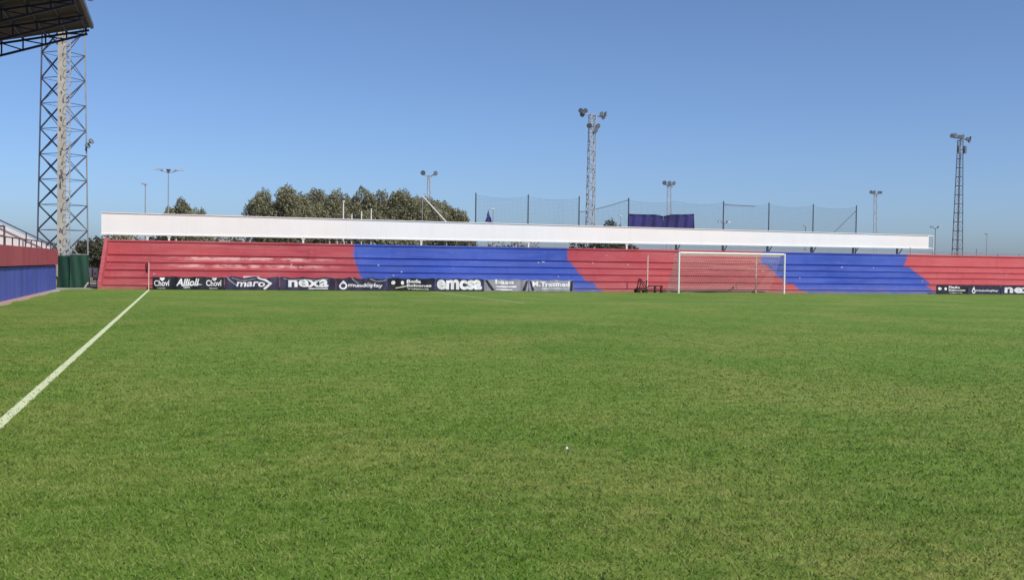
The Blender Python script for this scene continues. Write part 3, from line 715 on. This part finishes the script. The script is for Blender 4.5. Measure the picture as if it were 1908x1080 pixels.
def truss():
    tb = MB(); yt = 0.0
    tb.bar((tip.x-.05, yt, rz(tip.x-.05)-.15), (RX1, yt, rz(RX1)-.15), .07, 4).bar((l0.x, yt, l0.z), (RX1, yt, lz(RX1)), .075, 4)
    for i, x in enumerate(nodes):
        tb.bar((x, yt, rz(x)-.15), (x, yt, lz(x)), .05, 4)
        if i: tb.bar((x, yt, rz(x)-.15), (nodes[i-1], yt, lz(nodes[i-1])), .04, 4)
    return tb
t0 = truss().build('truss', M['dark_steel'], gs)
t0.matrix_parent_inverse = Matrix.Identity(4); t0.location = (10, 0, 0)
for k in range(1, 20):
    c = t0.copy(); C.objects.link(c); c.parent = gs; c.location = (10, -SP*k, 0)
for k in range(0, 20, 3):
    y = RY - SP*k; MB().box((-16.2, y-.2, 4.5), (-15.8, y+.2, lz(-16))).build('column', M['concrete'], gs)

# railings on the barrier and the stair
def railing(label, pts, zr, r=.03, mids=(.5,), post_every=1.5):
    a0 = Vector(pts[0]); rootr = thing('railing', label, 'railing', tuple(a0))
    for a, b_ in zip(pts[:-1], pts[1:]):
        a, b_ = Vector(a), Vector(b_); n = max(1, int((b_-a).length/post_every))
        MB().bar(a+Vector((0,0,zr)), b_+Vector((0,0,zr)), r, 6).build('rail', M['rail'], rootr)
        for m in mids: MB().bar(a+Vector((0,0,zr*m)), b_+Vector((0,0,zr*m)), r*.7, 6).build('rail', M['rail'], rootr)
        for i in range(n+1):
            p = a.lerp(b_, i/n); MB().bar(p, p+Vector((0,0,zr)), r, 6).build('post', M['rail'], rootr)
    return rootr
p = at(106, 462, WYE)
railing('dark railing along the top of the left barrier wall', [(WX-.05, WYE-.2, 2.19), (WX-.05, -30, 2.19)], .34, .028, (), 1.9)
q0 = at(102, 461, SY1-.3); q1 = at(-60, 384, SY1-.3); q1.z -= .2
railing('dark sloping handrail above the white end wall of the stand', [tuple(Vector((q0.x, SY1-.3, q0.z-.55))), tuple(Vector((q1.x, SY1-.3, q1.z-.55+.2)))], .62, .035, (), 1.35)
qa = at(8, 463, -8.0)
railing('dark gate rail standing at the left end of the barrier wall', [(qa.x-.0, -8.0, 2.19), (qa.x-.9, -8.0, 2.19)], .98, .045, (.55,), .9)

# ---------------------------------------------------------------- lattice floodlight tower, left
def floodlight(mb_h, mb_g, c, d, s=.3):
    c = Vector(c); d = Vector(d).normalized(); mb_h.bar(c, c+d*s*.7, s*.55, 8, s); mb_g.bar(c+d*(s*.7+.004), c+d*(s*.74+.004), s*.93, 8)
TY = 8.0; tc = at(117, 475, TY); TW = 1.08; TH = 17.2
tw = thing('lattice_tower', 'tall lattice floodlight tower with beige cable duct at the left', 'tower', (tc.x, TY, 0))
def leg(i, z):
    a = R(45 + 90*i) + R(51); r = 1.47 - .30*z/TH
    return Vector((tc.x + r*math.cos(a), TY + r*math.sin(a), z))
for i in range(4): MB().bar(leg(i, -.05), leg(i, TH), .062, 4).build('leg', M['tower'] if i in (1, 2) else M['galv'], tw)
npan = 10; zs = [1.9 + (TH-1.9)*k/npan for k in range(npan+1)]; zs = [.1] + zs
near = min(range(4), key=lambda i: (leg(i, 0)-CAM).length)
for i in range(4):
    j = (i+1) % 4; front = near in (i, j); lx, hx = (i, j) if leg(i, 0).x < leg(j, 0).x else (j, i)
    left = min(leg(i, 0).x, leg(j, 0).x) < tc.x - .5
    for k in range(len(zs)-1):
        rr = .050 if front else .022
        if front and left or k % 2 == 0: MB().bar(leg(lx, zs[k+1]), leg(hx, zs[k]), rr if left or not front else .02, 4).build('brace', M['tower'], tw)
        if front or k % 2: MB().bar(leg(lx, zs[k]), leg(hx, zs[k+1]), rr, 4).build('brace', M['tower'], tw)
        MB().bar(leg(i, zs[k+1]), leg(j, zs[k+1]), .026 if front else .016, 4).build('strut', M['tower'], tw)
# beige cable duct and caged ladder on the near corner
lv = leg(near, 0); vx = (CAM-lv); vx.z = 0; vx.normalize(); sx_ = Vector((vx.y, -vx.x, 0))*-1
d0 = lv + vx*.14 - sx_*.12; d1 = leg(near, TH) + vx*.14 - sx_*.12
duct = MB(); 
def obox(a, b_, hx, hy):
    return [a - sx_*hx - vx*hy, a + sx_*hx - vx*hy, a + sx_*hx + vx*hy, a - sx_*hx + vx*hy, b_ - sx_*hx - vx*hy, b_ + sx_*hx - vx*hy, b_ + sx_*hx + vx*hy, b_ - sx_*hx + vx*hy]
duct.hexa(obox(d0, d1, .21, .06)); duct.build('cable_duct', M['beige'], tw)
lb = MB(); e0 = d0 + sx_*.36 + vx*.03; e1 = d1 + sx_*.36 + vx*.03
for s in (-.12, .12): lb.bar(e0+sx_*s, e1+sx_*s, .04, 4)
lad = lb.build('ladder', M['beige'], tw)
rb = MB()
for k in range(56):
    t = (k+.5)/56; c = e0.lerp(e1, t); rb.bar(c-sx_*.12, c+sx_*.12, .04, 4)
tag(rb.build('rungs', M['beige'], lad), kind='stuff')
hb = MB()
for k in range(2, 24):
    t = k/24; c = e0.lerp(e1, t); pts_ = [c + sx_*(.2*math.cos(a)) + vx*(.05+.38*math.sin(a)) for a in [math.pi*q/6 for q in range(7)]]
    hb.path(pts_, .018, 4)
tag(hb.build('safety_cage', M['galv'], lad), kind='stuff')
for k in range(34):
    t = random.uniform(.03, .97); c = d0.lerp(d1, t) + vx*.062 + sx_*random.uniform(-.08, .1)
    MB().hexa(obox(c, c+Vector((0,0,random.uniform(.12,.3))), random.uniform(.025,.05), .012)).build('cable_clamp', M['tower'], tw)
MB().bar(leg(near, 3.0), leg((near+1) % 4, 1.2), .05, 4).bar(leg(near, 3.0), leg((near-1) % 4, 1.2), .05, 4).build('raker', M['beige'], tw)
MB().box((tc.x-1.3, TY-1.3, TH), (tc.x+1.3, TY+1.3, TH+.08)).build('platform', M['galv'], tw)
for k in range(6):
    h, g_ = MB(), MB(); c = Vector((tc.x-1.2+.55*k, TY-1.35, TH-.15+.45*(k % 2))); floodlight(h, g_, c, (.5,-1,-.5), .30)
    fl = h.build('floodlight', M['lamp'], tw); g_.build('lens', M['glass'], fl)
for k, (x, y) in enumerate(((161,273),(168,265))):
    h, g_ = MB(), MB(); c = at(x, y, TY); floodlight(h, g_, c, (.6,-.6,.45), .20); h.bar(c, leg(3, c.z-.3) if False else Vector((tc.x+1.25, TY, c.z-.25)), .03)
    fl = h.build('floodlight', M['lamp'], tw); g_.build('lens', M['glass'], fl)

# green windbreak round the tower foot
gf = thing('windbreak_fence', 'dark green windbreak fence round the tower foot', 'fence', (at(135,536,5.2).x, 5.2, 0))
fa = at(107, 536, 5.4); fb_ = at(129, 536, 5.0); fc = at(165, 536, 5.0)
def panel(a, b_, y0, y1, h, name, nfold=9):
    mbp = MB()
    for kk in (0, .01):
        for i in range(nfold*3):
            u0_, u1_ = i/(nfold*3), (i+1)/(nfold*3)
            def q(u, z): return (a+(b_-a)*u, y0+(y1-y0)*u + .035*math.sin(u*nfold*2.2+z*1.5)+kk, z)
            for j in range(4): mbp.face([q(u0_, h*j/4), q(u1_, h*j/4), q(u1_, h*(j+1)/4), q(u0_, h*(j+1)/4)])
    return mbp.build(name, M['greenmesh'], gf, recalc=False)
panel(fa.x, fb_.x, 5.6, 5.2, 1.86, 'mesh_panel', 3); panel(fb_.x+.02, fc.x, 5.1, 5.1, 1.92, 'mesh_panel', 6)
for x, yy in ((fa.x+.05, 5.75), (fb_.x, 5.30), ((fb_.x+fc.x)/2, 5.26), (fc.x-.05, 5.26)): MB().bar((x, yy, 0), (x, yy, 2.0), .035).build('post', M['galv'], gf)
MB().bar((fb_.x, 5.14, 1.95), (fc.x, 5.14, 1.95), .025).build('rail', M['galv'], gf)
MB().bar((at(158,537,4.6).x, 4.3, .0), (at(163,530,4.6).x, 5.0, .28), .05, 6).build('prop', M['beige'], gf)
# small white sign with a red mark beside the terrace
sg0 = at(165, 517, 9.0); sg1 = at(182, 499, 9.0)
sg = thing('small_sign', 'small white sign with red marks between fence and terrace', 'sign', ((sg0.x+sg1.x)/2, 9.0, 0))
MB().box((sg0.x, 9.0, sg0.z), (sg1.x, 9.03, sg1.z)).build('board', M['print'], sg)
wS = sg1.x-sg0.x
MB().box((sg0.x+wS*.36, 8.99, sg0.z+.05), (sg0.x+wS*.50, 8.998, sg1.z-.05)).box((sg0.x+wS*.62, 8.99, sg0.z+.2), (sg0.x+wS*.8, 8.998, sg0.z+.30)).build('red_mark', M['redpaint'], sg)
for s in (.1, .9): MB().bar((sg0.x+wS*s, 9.06, 0), (sg0.x+wS*s, 9.06, sg1.z), .03).build('post', M['galv'], sg)

# ---------------------------------------------------------------- vegetation
def leaf_cloud(cs, per, size, squash=1.0):
    """leaf-sized faces spread through the volume of several overlapping lobes, thinner inside"""
    V = []; 
    for (cx, cy, cz, rx, ry, rz_) in cs:
        n = int(per*rx*rz_); 
        d = rng.normal(size=(n, 3)); d /= np.linalg.norm(d, axis=1)[:, None]
        r = rng.uniform(.35, 1.0, n)**.5 * (1 + .16*np.sin(d[:,0]*7+cx)*np.sin(d[:,2]*6+cz) + rng.normal(0, .05, n))
        V.append(np.stack([cx+d[:,0]*r*rx, cy+d[:,1]*r*ry, cz+d[:,2]*r*rz_], 1))
    c = np.concatenate(V); c = c[c[:,2] > .05]; n = len(c)
    a = rng.normal(size=(n, 3)); a /= np.linalg.norm(a, axis=1)[:, None]; b = rng.normal(size=(n, 3)); b -= (a*b).sum(1)[:, None]*a; b /= np.linalg.norm(b, axis=1)[:, None]
    s = (size*rng.uniform(.5, 1.4, n))[:, None]
    co = np.stack([c-a*s, c-b*s*.5+a*s*.1, c+a*s, c+b*s*.5], 1).astype(np.float32)
    me = bpy.data.meshes.new('crown'); me.vertices.add(n*4); me.loops.add(n*4); me.polygons.add(n)
    me.vertices.foreach_set('co', co.reshape(-1)); me.loops.foreach_set('vertex_index', np.arange(n*4, dtype=np.int32))
    me.polygons.foreach_set('loop_start', np.arange(0, n*4, 4, dtype=np.int32)); me.update(); me.validate()
    return me
def tree(px, pyt, Y, rx, label, mat='leaf', lobes=18, size=.12, group=None, per=760, cat='tree', name='tree', base=.28):
    t_ = at(px, pyt, Y); H = t_.z; root = thing(name, label, cat, (t_.x, Y, 0), group)
    tb = MB(); z1 = H*.42; lean = random.uniform(-.3, .3)
    tb.bar((t_.x, Y, -.05), (t_.x+lean, Y, z1), .22, 8, .14)
    ends = []
    for k in range(6):
        a = 2*math.pi*k/6 + random.random(); e = (t_.x+lean+rx*.6*math.cos(a), Y+rx*.6*math.sin(a), H*random.uniform(.6, .86)); tb.bar((t_.x+lean, Y, z1-.1), e, .11, 6, .04); ends.append(e)
    tb.build('trunk', M['bark'], root)
    cs = []
    for k in range(lobes):                                # lobes over a dome, a few standing proud of it
        a = random.uniform(0, 2*math.pi); rr = rx*math.sqrt(random.random())*.85
        dome = math.sqrt(max(0, 1-(rr/rx)**3)); zt = H*(base + (.88-base)*dome*random.uniform(.68, 1.0))
        sc = .55 + .5*random.random()
        cs.append((t_.x+rr*math.cos(a), Y+rr*math.sin(a)*.9, zt, rx*.36*sc, rx*.36*sc, H*.14*sc))
    cs.append((t_.x, Y, H*.86, rx*.34, rx*.34, H*.14)); cs.append((t_.x+lean, Y, H*.54, rx*.95, rx*.9, H*.30)); cs.append((t_.x-lean, Y, H*.26, rx*.8, rx*.7, H*.2))
    me = leaf_cloud(cs, per, size); me.materials.append(M[mat]); o = bpy.data.objects.new('crown', me); C.objects.link(o)
    o.parent = root; o.matrix_parent_inverse = Matrix.Translation(-root.location)
    return root
G = 'trees behind the canopy'
specs = [(494,350,60,2.1,'leftmost tree of the large grove, with a steep left edge','leaf'),
 (538,345,58,2.9,'tall pointed tree, second from the left in the large grove','leaf'),
 (588,350,62,3.0,'grey-green tree of the grove left of the ball lamp','leaf2'),
 (628,351,60,2.7,'rounded tree of the grove just left of the ball lamp','leaf'),
 (676,347,60,2.9,'dense dark tree of the grove above the three white poles','leaf'),
 (712,353,63,2.8,'small-crowned tree right of the three white poles','leaf2'),
 (752,351,58,3.0,'bushy tree of the grove left of the small floodlight mast','leaf'),
 (796,364,60,2.8,'lower tree right behind the small floodlight mast','leaf2'),
 (826,374,62,2.6,'sloping tree of the grove behind the leaning white pole','leaf'),
 (850,388,60,2.2,'lowest tree at the right end of the large grove','leaf')]
specs += [(516,371,67,2.4,'low tree filling the first notch of the grove from the left','leaf2'), (564,368,67,2.4,'low tree in the grove between the tall pointed tree and the grey-green tree','leaf'),
 (652,370,67,2.4,'low tree just right of the globe lamp, between two taller crowns','leaf2'), (733,370,67,2.4,'low tree left of the bushy tree in the grove','leaf2'), (775,368,67,2.4,'low tree directly left of the small floodlight mast','leaf')]
for x, y, Y, rx, lab, mt in specs: tree(x, y, Y, rx, lab, mt, group=G)
tree(338, 367, 62, 2.1, 'small rounded tree left of the grove behind the double street lamp', 'leaf', group=G)
tree(376, 386, 64, 1.7, 'low pale tree right of the small rounded tree', 'leaf2', group=G, lobes=8)
tree(1137, 408, 50, 2.6, 'low dark bushy tree between the tall mast and the purple banner', 'leaf_dark', lobes=10)
tree(178, 440, 30, 1.9, 'dark bushy tree between the lattice tower and the terrace end', 'leaf_dark', lobes=12, base=.12)
def shrub(x0, x1, ytop, Y, label, mat, grp='shrubs seen under the canopy'):
    a, b_ = at(x0, ytop, Y), at(x1, ytop, Y); H = (a.z+b_.z)/2; root = thing('shrub', label, 'shrub', ((a.x+b_.x)/2, Y, 0), grp)
    cs = []; n = max(4, int((b_.x-a.x)/.8)); sb = MB()
    for k in range(n):
        x = a.x + (b_.x-a.x)*(k+.5)/n; h = H*random.uniform(.78, 1.0)
        cs.append((x, Y+random.uniform(-.4, .4), h*.62, .75, .75, h*.36)); cs.append((x, Y, h*.3, .7, .7, h*.3))
        if k % 2 == 0: sb.bar((x, Y, -.05), (x+.1, Y, h*.5), .06, 5, .03)
    me = leaf_cloud(cs, 190, .16); me.materials.append(M[mat]); o = bpy.data.objects.new('foliage', me); C.objects.link(o)
    o.parent = root; o.matrix_parent_inverse = Matrix.Translation(-root.location); sb.build('stem', M['bark'], root)
SH = [(203,252,414,22,'short olive shrub under the left tip of the canopy','leaf'),(276,330,413,21,'dark shrub under the canopy below the double street lamp','leaf_dark'),
 (334,395,414,22,'brownish shrub under the canopy right of the double street lamp','leaf_dry'),(395,455,415,24,'dusty shrub under the canopy above the heart-logo banner','leaf2'),
 (455,560,417,21,'wide dark shrub under the canopy above the maro banner','leaf_dark'),(566,618,419,22,'dark shrub under the canopy above the nexa banner','leaf_dark'),
 (622,690,420,25,'dusty shrub behind the crowded white poles','leaf_dry'),(692,780,422,22,'olive shrub right of the crowded white poles','leaf'),
 (790,882,425,22,'dark shrub under the canopy below the leaning white pole','leaf_dark'),(914,1008,431,22,'dry grey shrub under the canopy above the Trasmed banner','leaf_dry'),(1068,1186,433,22,'long dark shrub under the canopy above the red stripe by the goal','leaf_dark'),
 (1800,1880,472,30,'low dark shrub along the terrace top at the far right','leaf_dark')]
for s in SH: shrub(*s)
# long pale building far behind the terrace
b0 = at(215, 470, 95); b1 = at(1750, 470, 95)
lb_ = thing('long_building', 'long low pale building far behind the terrace', 'building', ((b0.x+b1.x)/2, 95, 0))
zt = 4.3
MB().box((b0.x, 95, -.05), (b1.x, 107, zt)).build('wall', M['farwall'], lb_)
MB().prism([(94.6, zt), (107.4, zt), (101, zt+.5)], b0.x-.4, b1.x+.4).build('roof', M['farroof'], lb_)
for k in range(26):
    x = b0.x + (b1.x-b0.x)*(k+.5)/26; MB().box((x-.9, 94.97, 1.4), (x+.9, 94.996, 2.6)).build('window', M['mast_dark'], lb_)

# ---------------------------------------------------------------- ball-stop fence with net
FY = 33.0
bf = thing('ball_stop_fence', 'high ball-stop netting on slim dark posts behind the canopy', 'fence', (47, FY, 0))
fx0 = 27.6; sp = 5.065; ftop = 8.15
for k in range(9):
    if k == 4: continue
    MB().bar((fx0+sp*k, FY, -.05), (fx0+sp*k, FY, ftop+.1), .075, 8, .06).build('post', M['mast_dark'], bf)
MB().bar((fx0+sp*4, FY, -.05), (fx0+sp*4, FY, 6.6), .075, 8, .06).build('post', M['mast_dark'], bf)
def netsag(x):
    s = ((x-fx0)/sp) % 1.0; return ftop - .10 - .22*4*s*(1-s)
for k in range(8):
    nb = MB(); xa = fx0+sp*k; deep = 1.3 if k == 2 else 0
    def top(x): s = (x-xa)/sp; return netsag(x) - (deep*(1-s)**1.3 if deep else 0)
    nx = 40
    for i in range(nx+1):
        x = xa + sp*i/nx; nb.bar((x, FY+.1, .3), (x, FY+.1, top(x)), .0055, 3)
    nzr = 60
    for j in range(nzr):
        z = .3 + (ftop-.6)*j/nzr
        xs = [x for x in (xa + sp*i/nx for i in range(nx+1)) if top(x) >= z]
        if len(xs) > 1: nb.bar((xs[0], FY+.1, z), (xs[-1], FY+.1, z), .0055, 3)
    tag(nb.build('net', M['stop_net'], bf, recalc=False), kind='stuff')
    MB().path([(xa+sp*i/10, FY+.1, top(xa+sp*i/10)) for i in range(11)], (.010 if not deep else .04), 5).build('head_rope', M['stop_net'], bf)
MB().bar((fx0+sp*8-.05, FY+.1, ftop-.5), (fx0+sp*7.45, FY+.1, 5.2), .04, 5).bar((fx0+sp*5, FY+.1, ftop-.25), (fx0+sp*5.7, FY+.1, ftop-.3), .05, 5).build('stay', M['stop_net'], bf)
# purple banners hung on the fence
for k, (xa, xb, lab) in enumerate(((1172,1236.4,'left half of the purple banner on the ball-stop fence'), (1236.6,1294,'right half of the purple banner on the ball-stop fence'))):
    ro = thing('hanging_banner', lab, 'banner', (at(xa,412,FY-.3).x, FY-.3, 0), 'purple banners on the fence')
    mbp = MB(); n = 24
    def q(i, j, kk):
        u = i/n; x = xa+(xb-xa)*u; d = 4.5*math.exp(-((x-1236)/9.)**2) + 1.2*math.sin(u*3.1); ty = 399.5 + d; p = at(x, ty + (426-ty)*j/4, FY-.3)
        return (p.x, FY-.3 + .10*math.sin(u*21+j*.3) + kk, p.z)
    for kk in (0, .02):
        for i in range(n):
            for j in range(4): mbp.face([q(i,j,kk), q(i+1,j,kk), q(i+1,j+1,kk), q(i,j+1,kk)])
    mbp.build('cloth', M['purple'], ro, smooth=True, recalc=False)
    MB().path([(q(i,0,.01)[0], q(i,0,.01)[1], q(i,0,.01)[2]+.02) for i in range(0, n+1, 3)], .05, 5).build('hem', M['dark_steel'], ro)

# ---------------------------------------------------------------- floodlight masts
def mast(px, ybase, ytop, Y, wb, wt, label, mat, rung, lace):
    b_ = at(px[0], ybase, Y); t_ = at(px[1], ytop, Y); H = t_.z; x0, x1 = b_.x, t_.x
    ro = thing('floodlight_mast', label, 'floodlight mast', (x0, Y, 0), 'lattice floodlight masts')
    def c(i, z):
        w_ = wb + (wt-wb)*z/H; return Vector((x0 + (x1-x0)*z/H + (w_/2 if i in (1, 2) else -w_/2), Y + (w_/2 if i > 1 else -w_/2), z))
    for i in range(4): MB().bar(c(i, -.05), c(i, H), .05, 4).build('chord', M[mat], ro)
    n = int(H/rung); l3 = MB()
    for k in range(n):
        z0_, z1_ = H*k/n, H*(k+1)/n
        l2 = MB()
        for i in range(4):
            j = (i+1) % 4; l2.bar(c(i, z1_), c(j, z1_), .05, 4)
            l3.bar(c(i, z0_) if k % 2 else c(j, z0_), c(j, z1_) if k % 2 else c(i, z1_), lace, 4)
        l2.build('strut_ring', M[mat], ro)
    tag(l3.build('lacing', M[mat], ro), kind='stuff')
    return ro, x1, H
def lamp_on(ro, c, d, s):
    h, g_ = MB(), MB(); floodlight(h, g_, c, d, s); f = h.build('floodlight', M['lamp'], ro); g_.build('lens', M['glass'], f)
m1, mx, mh = mast((1099.5,1104), 418, 214, 30, .72, .50, 'tallest central lattice mast with two lamp clusters, above the blue stripe', 'mast', .78, .030)
ca = MB().bar((mx-1.1, 30, mh+.05), (mx+1.25, 30, mh-.15), .05, 6).bar((mx-.25, 30, mh-1.1), (mx+.25, 30, mh-1.1), .05, 6)
ca.build('crossarm', M['mast'], m1)
for dx, dz, dd in ((-1.15,.30,(-.6,-.8,-.1)),(-.75,.32,(-.3,-.9,-.2)),(-1.0,-.0,(-.5,-.6,-.4)),(.75,.12,(.4,-.9,-.2)),(1.15,.15,(.7,-.6,-.1)),(.95,-.12,(.3,-.8,-.5))): lamp_on(m1, (mx+dx, 29.9, mh+dz), dd, .24)
for dx in (-.38, .38): lamp_on(m1, (mx+dx, 29.8, mh-1.0), (dx, -1, -.4), .26)
MB().box((mx+.05, 29.5, mh-1.6), (mx+.35, 29.6, mh-1.15)).build('control_box', M['mast_dark'], m1)
m2, mx, mh = mast((1783.5,1789.5), 472, 262, 45, .95, .42, 'right-hand dark lattice mast beyond the end of the canopy', 'mast_dark', 1.02, .013)
MB().bar((mx-1.4, 45, mh+.35), (mx+1.5, 45, mh+.10), .06, 6).bar((mx, 45, mh-.1), (mx, 45, mh+.3), .06).build('crossarm', M['mast_dark'], m2)
for dx, dz, dd in ((-1.3,.50,(-.5,-.8,-.1)),(-.9,.55,(-.3,-.9,.1)),(-.35,.42,(-.2,-1,-.2)),(.1,.5,(.1,-1,-.2)),(.75,.22,(.3,-.9,-.2)),(1.2,.35,(.6,-.6,-.1)),(1.05,.05,(.4,-.8,-.4))): lamp_on(m2, (mx+dx, 44.9, mh+dz), dd, .27)
for dx in (-.42, .42): MB().box((mx+dx-.14, 44.55, mh-1.55), (mx+dx+.14, 44.75, mh-.65)).build('control_box', M['lamp'], m2)
MB().bar((mx-.5, 44.8, mh-1.1), (mx+.5, 44.8, mh-1.1), .04).build('box_rail', M['mast_dark'], m2)
def small_mast(px, ytop, Y, label, w_, heads, s):
    b_ = at(px, 470, Y); t_ = at(px, ytop, Y); ro = thing('small_floodlight_mast', label, 'floodlight mast', (b_.x, Y, 0), 'small distant floodlight masts')
    MB().bar((b_.x-w_/2, Y, -.05), (t_.x-w_/3, Y, t_.z-.6), .07, 5).build('chord', M['mast'], ro)
    MB().bar((b_.x+w_/2, Y, -.05), (t_.x+w_/3, Y, t_.z-.6), .07, 5).build('chord', M['mast'], ro)
    lc = MB(); n = int(t_.z/1.1)
    for k in range(n): 
        z0_ = t_.z*k/n*.95; lc.bar((b_.x-w_/2*(1 if k % 2 else -1), Y, z0_), (b_.x+w_/2*(1 if k % 2 else -1), Y, z0_+t_.z/n*.95), .04, 4)
    tag(lc.build('lacing', M['mast'], ro), kind='stuff')
    MB().bar((t_.x-heads[0], Y, t_.z-.5), (t_.x-.1, Y, t_.z-.7), .06).bar((t_.x+heads[-1] if heads[-1] > 0 else t_.x+.8, Y, t_.z-.5), (t_.x+.1, Y, t_.z-.7), .06).bar((t_.x, Y, t_.z-1.2), (t_.x, Y, t_.z-.6), .08).build('crossarm', M['mast'], ro)
    for hx in heads[1:]: lamp_on(ro, (t_.x+hx, Y-.1, t_.z-.3), (hx*.5, -1, -.2), s)
small_mast(799, 318, 75, 'small twin-headed floodlight mast above the right part of the grove', .45, (.8,-.75,.75), .34)
small_mast(1247, 337, 80, 'pale small floodlight mast rising behind the purple banner', .8, (.9,-.8,-.1,.55), .34)
small_mast(1631, 355, 105, 'faint distant floodlight mast right of the ball-stop fence', .7, (1.0,-1.0,-.4,.5,1.0), .32)

# street lamps
def street_lamp(px, ytop, Y, label, style, mat='galv'):
    t_ = at(px, ytop, Y); ro = thing('street_lamp', label, 'street lamp', (t_.x, Y, 0), 'street lamps behind the ground'); x, z = t_.x, t_.z
    MB().bar((x, Y, -.05), (x, Y, z-.15), .085, 8, .05).build('pole', M[mat], ro)
    if style == 'wide':
        for s in (-1, 1):
            MB().bar((x, Y, z-.3), (x+s*.9, Y, z-.02), .04, 5).build('arm', M[mat], ro)
            MB().hexa([(x+s*.55,Y-.2,z-.06),(x+s*1.55,Y-.16,z+.02),(x+s*1.55,Y+.16,z+.02),(x+s*.55,Y+.2,z-.06),(x+s*.55,Y-.2,z+.08),(x+s*1.55,Y-.1,z+.12),(x+s*1.55,Y+.1,z+.12),(x+s*.55,Y+.2,z+.08)]).build('lamp_head', M['galv'], ro)
        MB().bar((x, Y, z-.25), (x, Y, z+.08), .08, 8, .28).build('lamp_head', M['lamp'], ro)
    elif style == 'single':
        MB().bar((x, Y, z-.2), (x-.1, Y, z-.05), .05).build('arm', M[mat], ro)
        MB().hexa([(x-.45,Y-.15,z-.02),(x+.2,Y-.15,z-.12),(x+.2,Y+.15,z-.12),(x-.45,Y+.15,z-.02),(x-.4,Y-.1,z+.12),(x+.2,Y-.1,z+.02),(x+.2,Y+.1,z+.02),(x-.4,Y+.1,z+.12)]).build('lamp_head', M['lamp'], ro)
    elif style == 'ball':
        MB().blob((x, Y, z), .26, .26, .24).build('globe', M['glass'], ro, smooth=True); MB().bar((x, Y, z-.35), (x, Y, z-.2), .12, 8).build('collar', M[mat], ro)
    else:
        for s in (-1, 1):
            MB().bar((x, Y, z-.35), (x+s*.7, Y, z-.05), .045, 5).build('arm', M[mat], ro)
            MB().hexa([(x+s*.5,Y-.2,z-.12),(x+s*1.05,Y-.2,z-.08),(x+s*1.05,Y+.2,z-.08),(x+s*.5,Y+.2,z-.12),(x+s*.5,Y-.15,z+.16),(x+s*.95,Y-.1,z+.18),(x+s*.95,Y+.1,z+.18),(x+s*.5,Y+.15,z+.16)]).build('lamp_head', M['lamp'], ro)
street_lamp(314, 317, 55, 'wide double-armed street lamp above the left part of the canopy', 'wide')
street_lamp(271, 343, 62, 'single-headed street lamp, leftmost behind the canopy', 'single')
street_lamp(640, 369, 34, 'pale globe lamp on a pole in front of the grove', 'ball', 'white')
street_lamp(919, 389, 95, 'single-headed street lamp beside the small purple pennant', 'single')
street_lamp(1157, 402, 110, 'tiny street lamp above the low tree by the tall mast', 'single')
street_lamp(1349, 413, 90, 'twin-headed dark street lamp seen through the ball-stop net', 'twin', 'mast_dark')
street_lamp(1501, 421, 110, 'tiny street lamp beside a ball-stop post, right of the twin lamp', 'single', 'mast_dark')
street_lamp(1743, 423, 100, 'twin-headed street lamp just above the right end of the canopy', 'twin', 'mast_dark')
street_lamp(1839, 436, 120, 'small faint street lamp right of the dark lattice mast', 'single')
# leaning white pole with thin upright by the grove
la, lb2 = at(787, 365, 40), at(832, 414, 40)
lp = thing('leaning_pole', 'white pole leaning down to the right by the small floodlight mast', 'pole', (lb2.x, 40, 0))
MB().bar(la, (lb2.x, 40, lb2.z), .06, 6).build('boom', M['white'], lp); MB().bar((lb2.x, 40, -.05), (lb2.x, 40, lb2.z+.03), .07, 6).build('stand', M['galv'], lp); MB().bar((la.x, 40, -.05), (la.x, 40, la.z), .04, 6).build('upright', M['galv'], lp)
# purple pennant
f0 = at(910, 392, 26); f1 = at(904, 413, 26); f2 = at(917, 414, 26)
pn = thing('pennant', 'small pointed purple flag standing up behind the canopy', 'flag', (f0.x, 26, 0))
MB().bar((f0.x+.02, 26.02, -.05), (f0.x+.02, 26.02, f0.z+.05), .025).build('pole', M['mast_dark'], pn)
pb = MB()
for kk in (0, .012):
    for i in range(6):
        for s, e in ((-1, f1), (1, f2)):
            ta, tb_ = i/6, (i+1)/6
            def q(t, u): return (f0.x + (e.x-f0.x)*t*u, 26 + .08*math.sin(t*9+u*5)*u + kk, f0.z + (e.z-f0.z)*t)
            pb.face([q(ta, 0), q(ta, 1), q(tb_, 1), q(tb_, 0)])
pb.build('flag', M['purple'], pn, recalc=False)

# scrap of white paper on the grass
s0 = at0(1056, 838)
sc = MB(); sc.hexa([(s0.x-.013,s0.y-.010,.012),(s0.x+.012,s0.y-.010,.014),(s0.x+.011,s0.y+.012,.016),(s0.x-.012,s0.y+.011,.013),(s0.x-.010,s0.y-.008,.027),(s0.x+.008,s0.y-.008,.030),(s0.x+.006,s0.y+.010,.031),(s0.x-.009,s0.y+.008,.028)])
tag(sc.build('paper_scrap', M['print']), 'tiny white paper scrap lying on the near grass', 'litter')
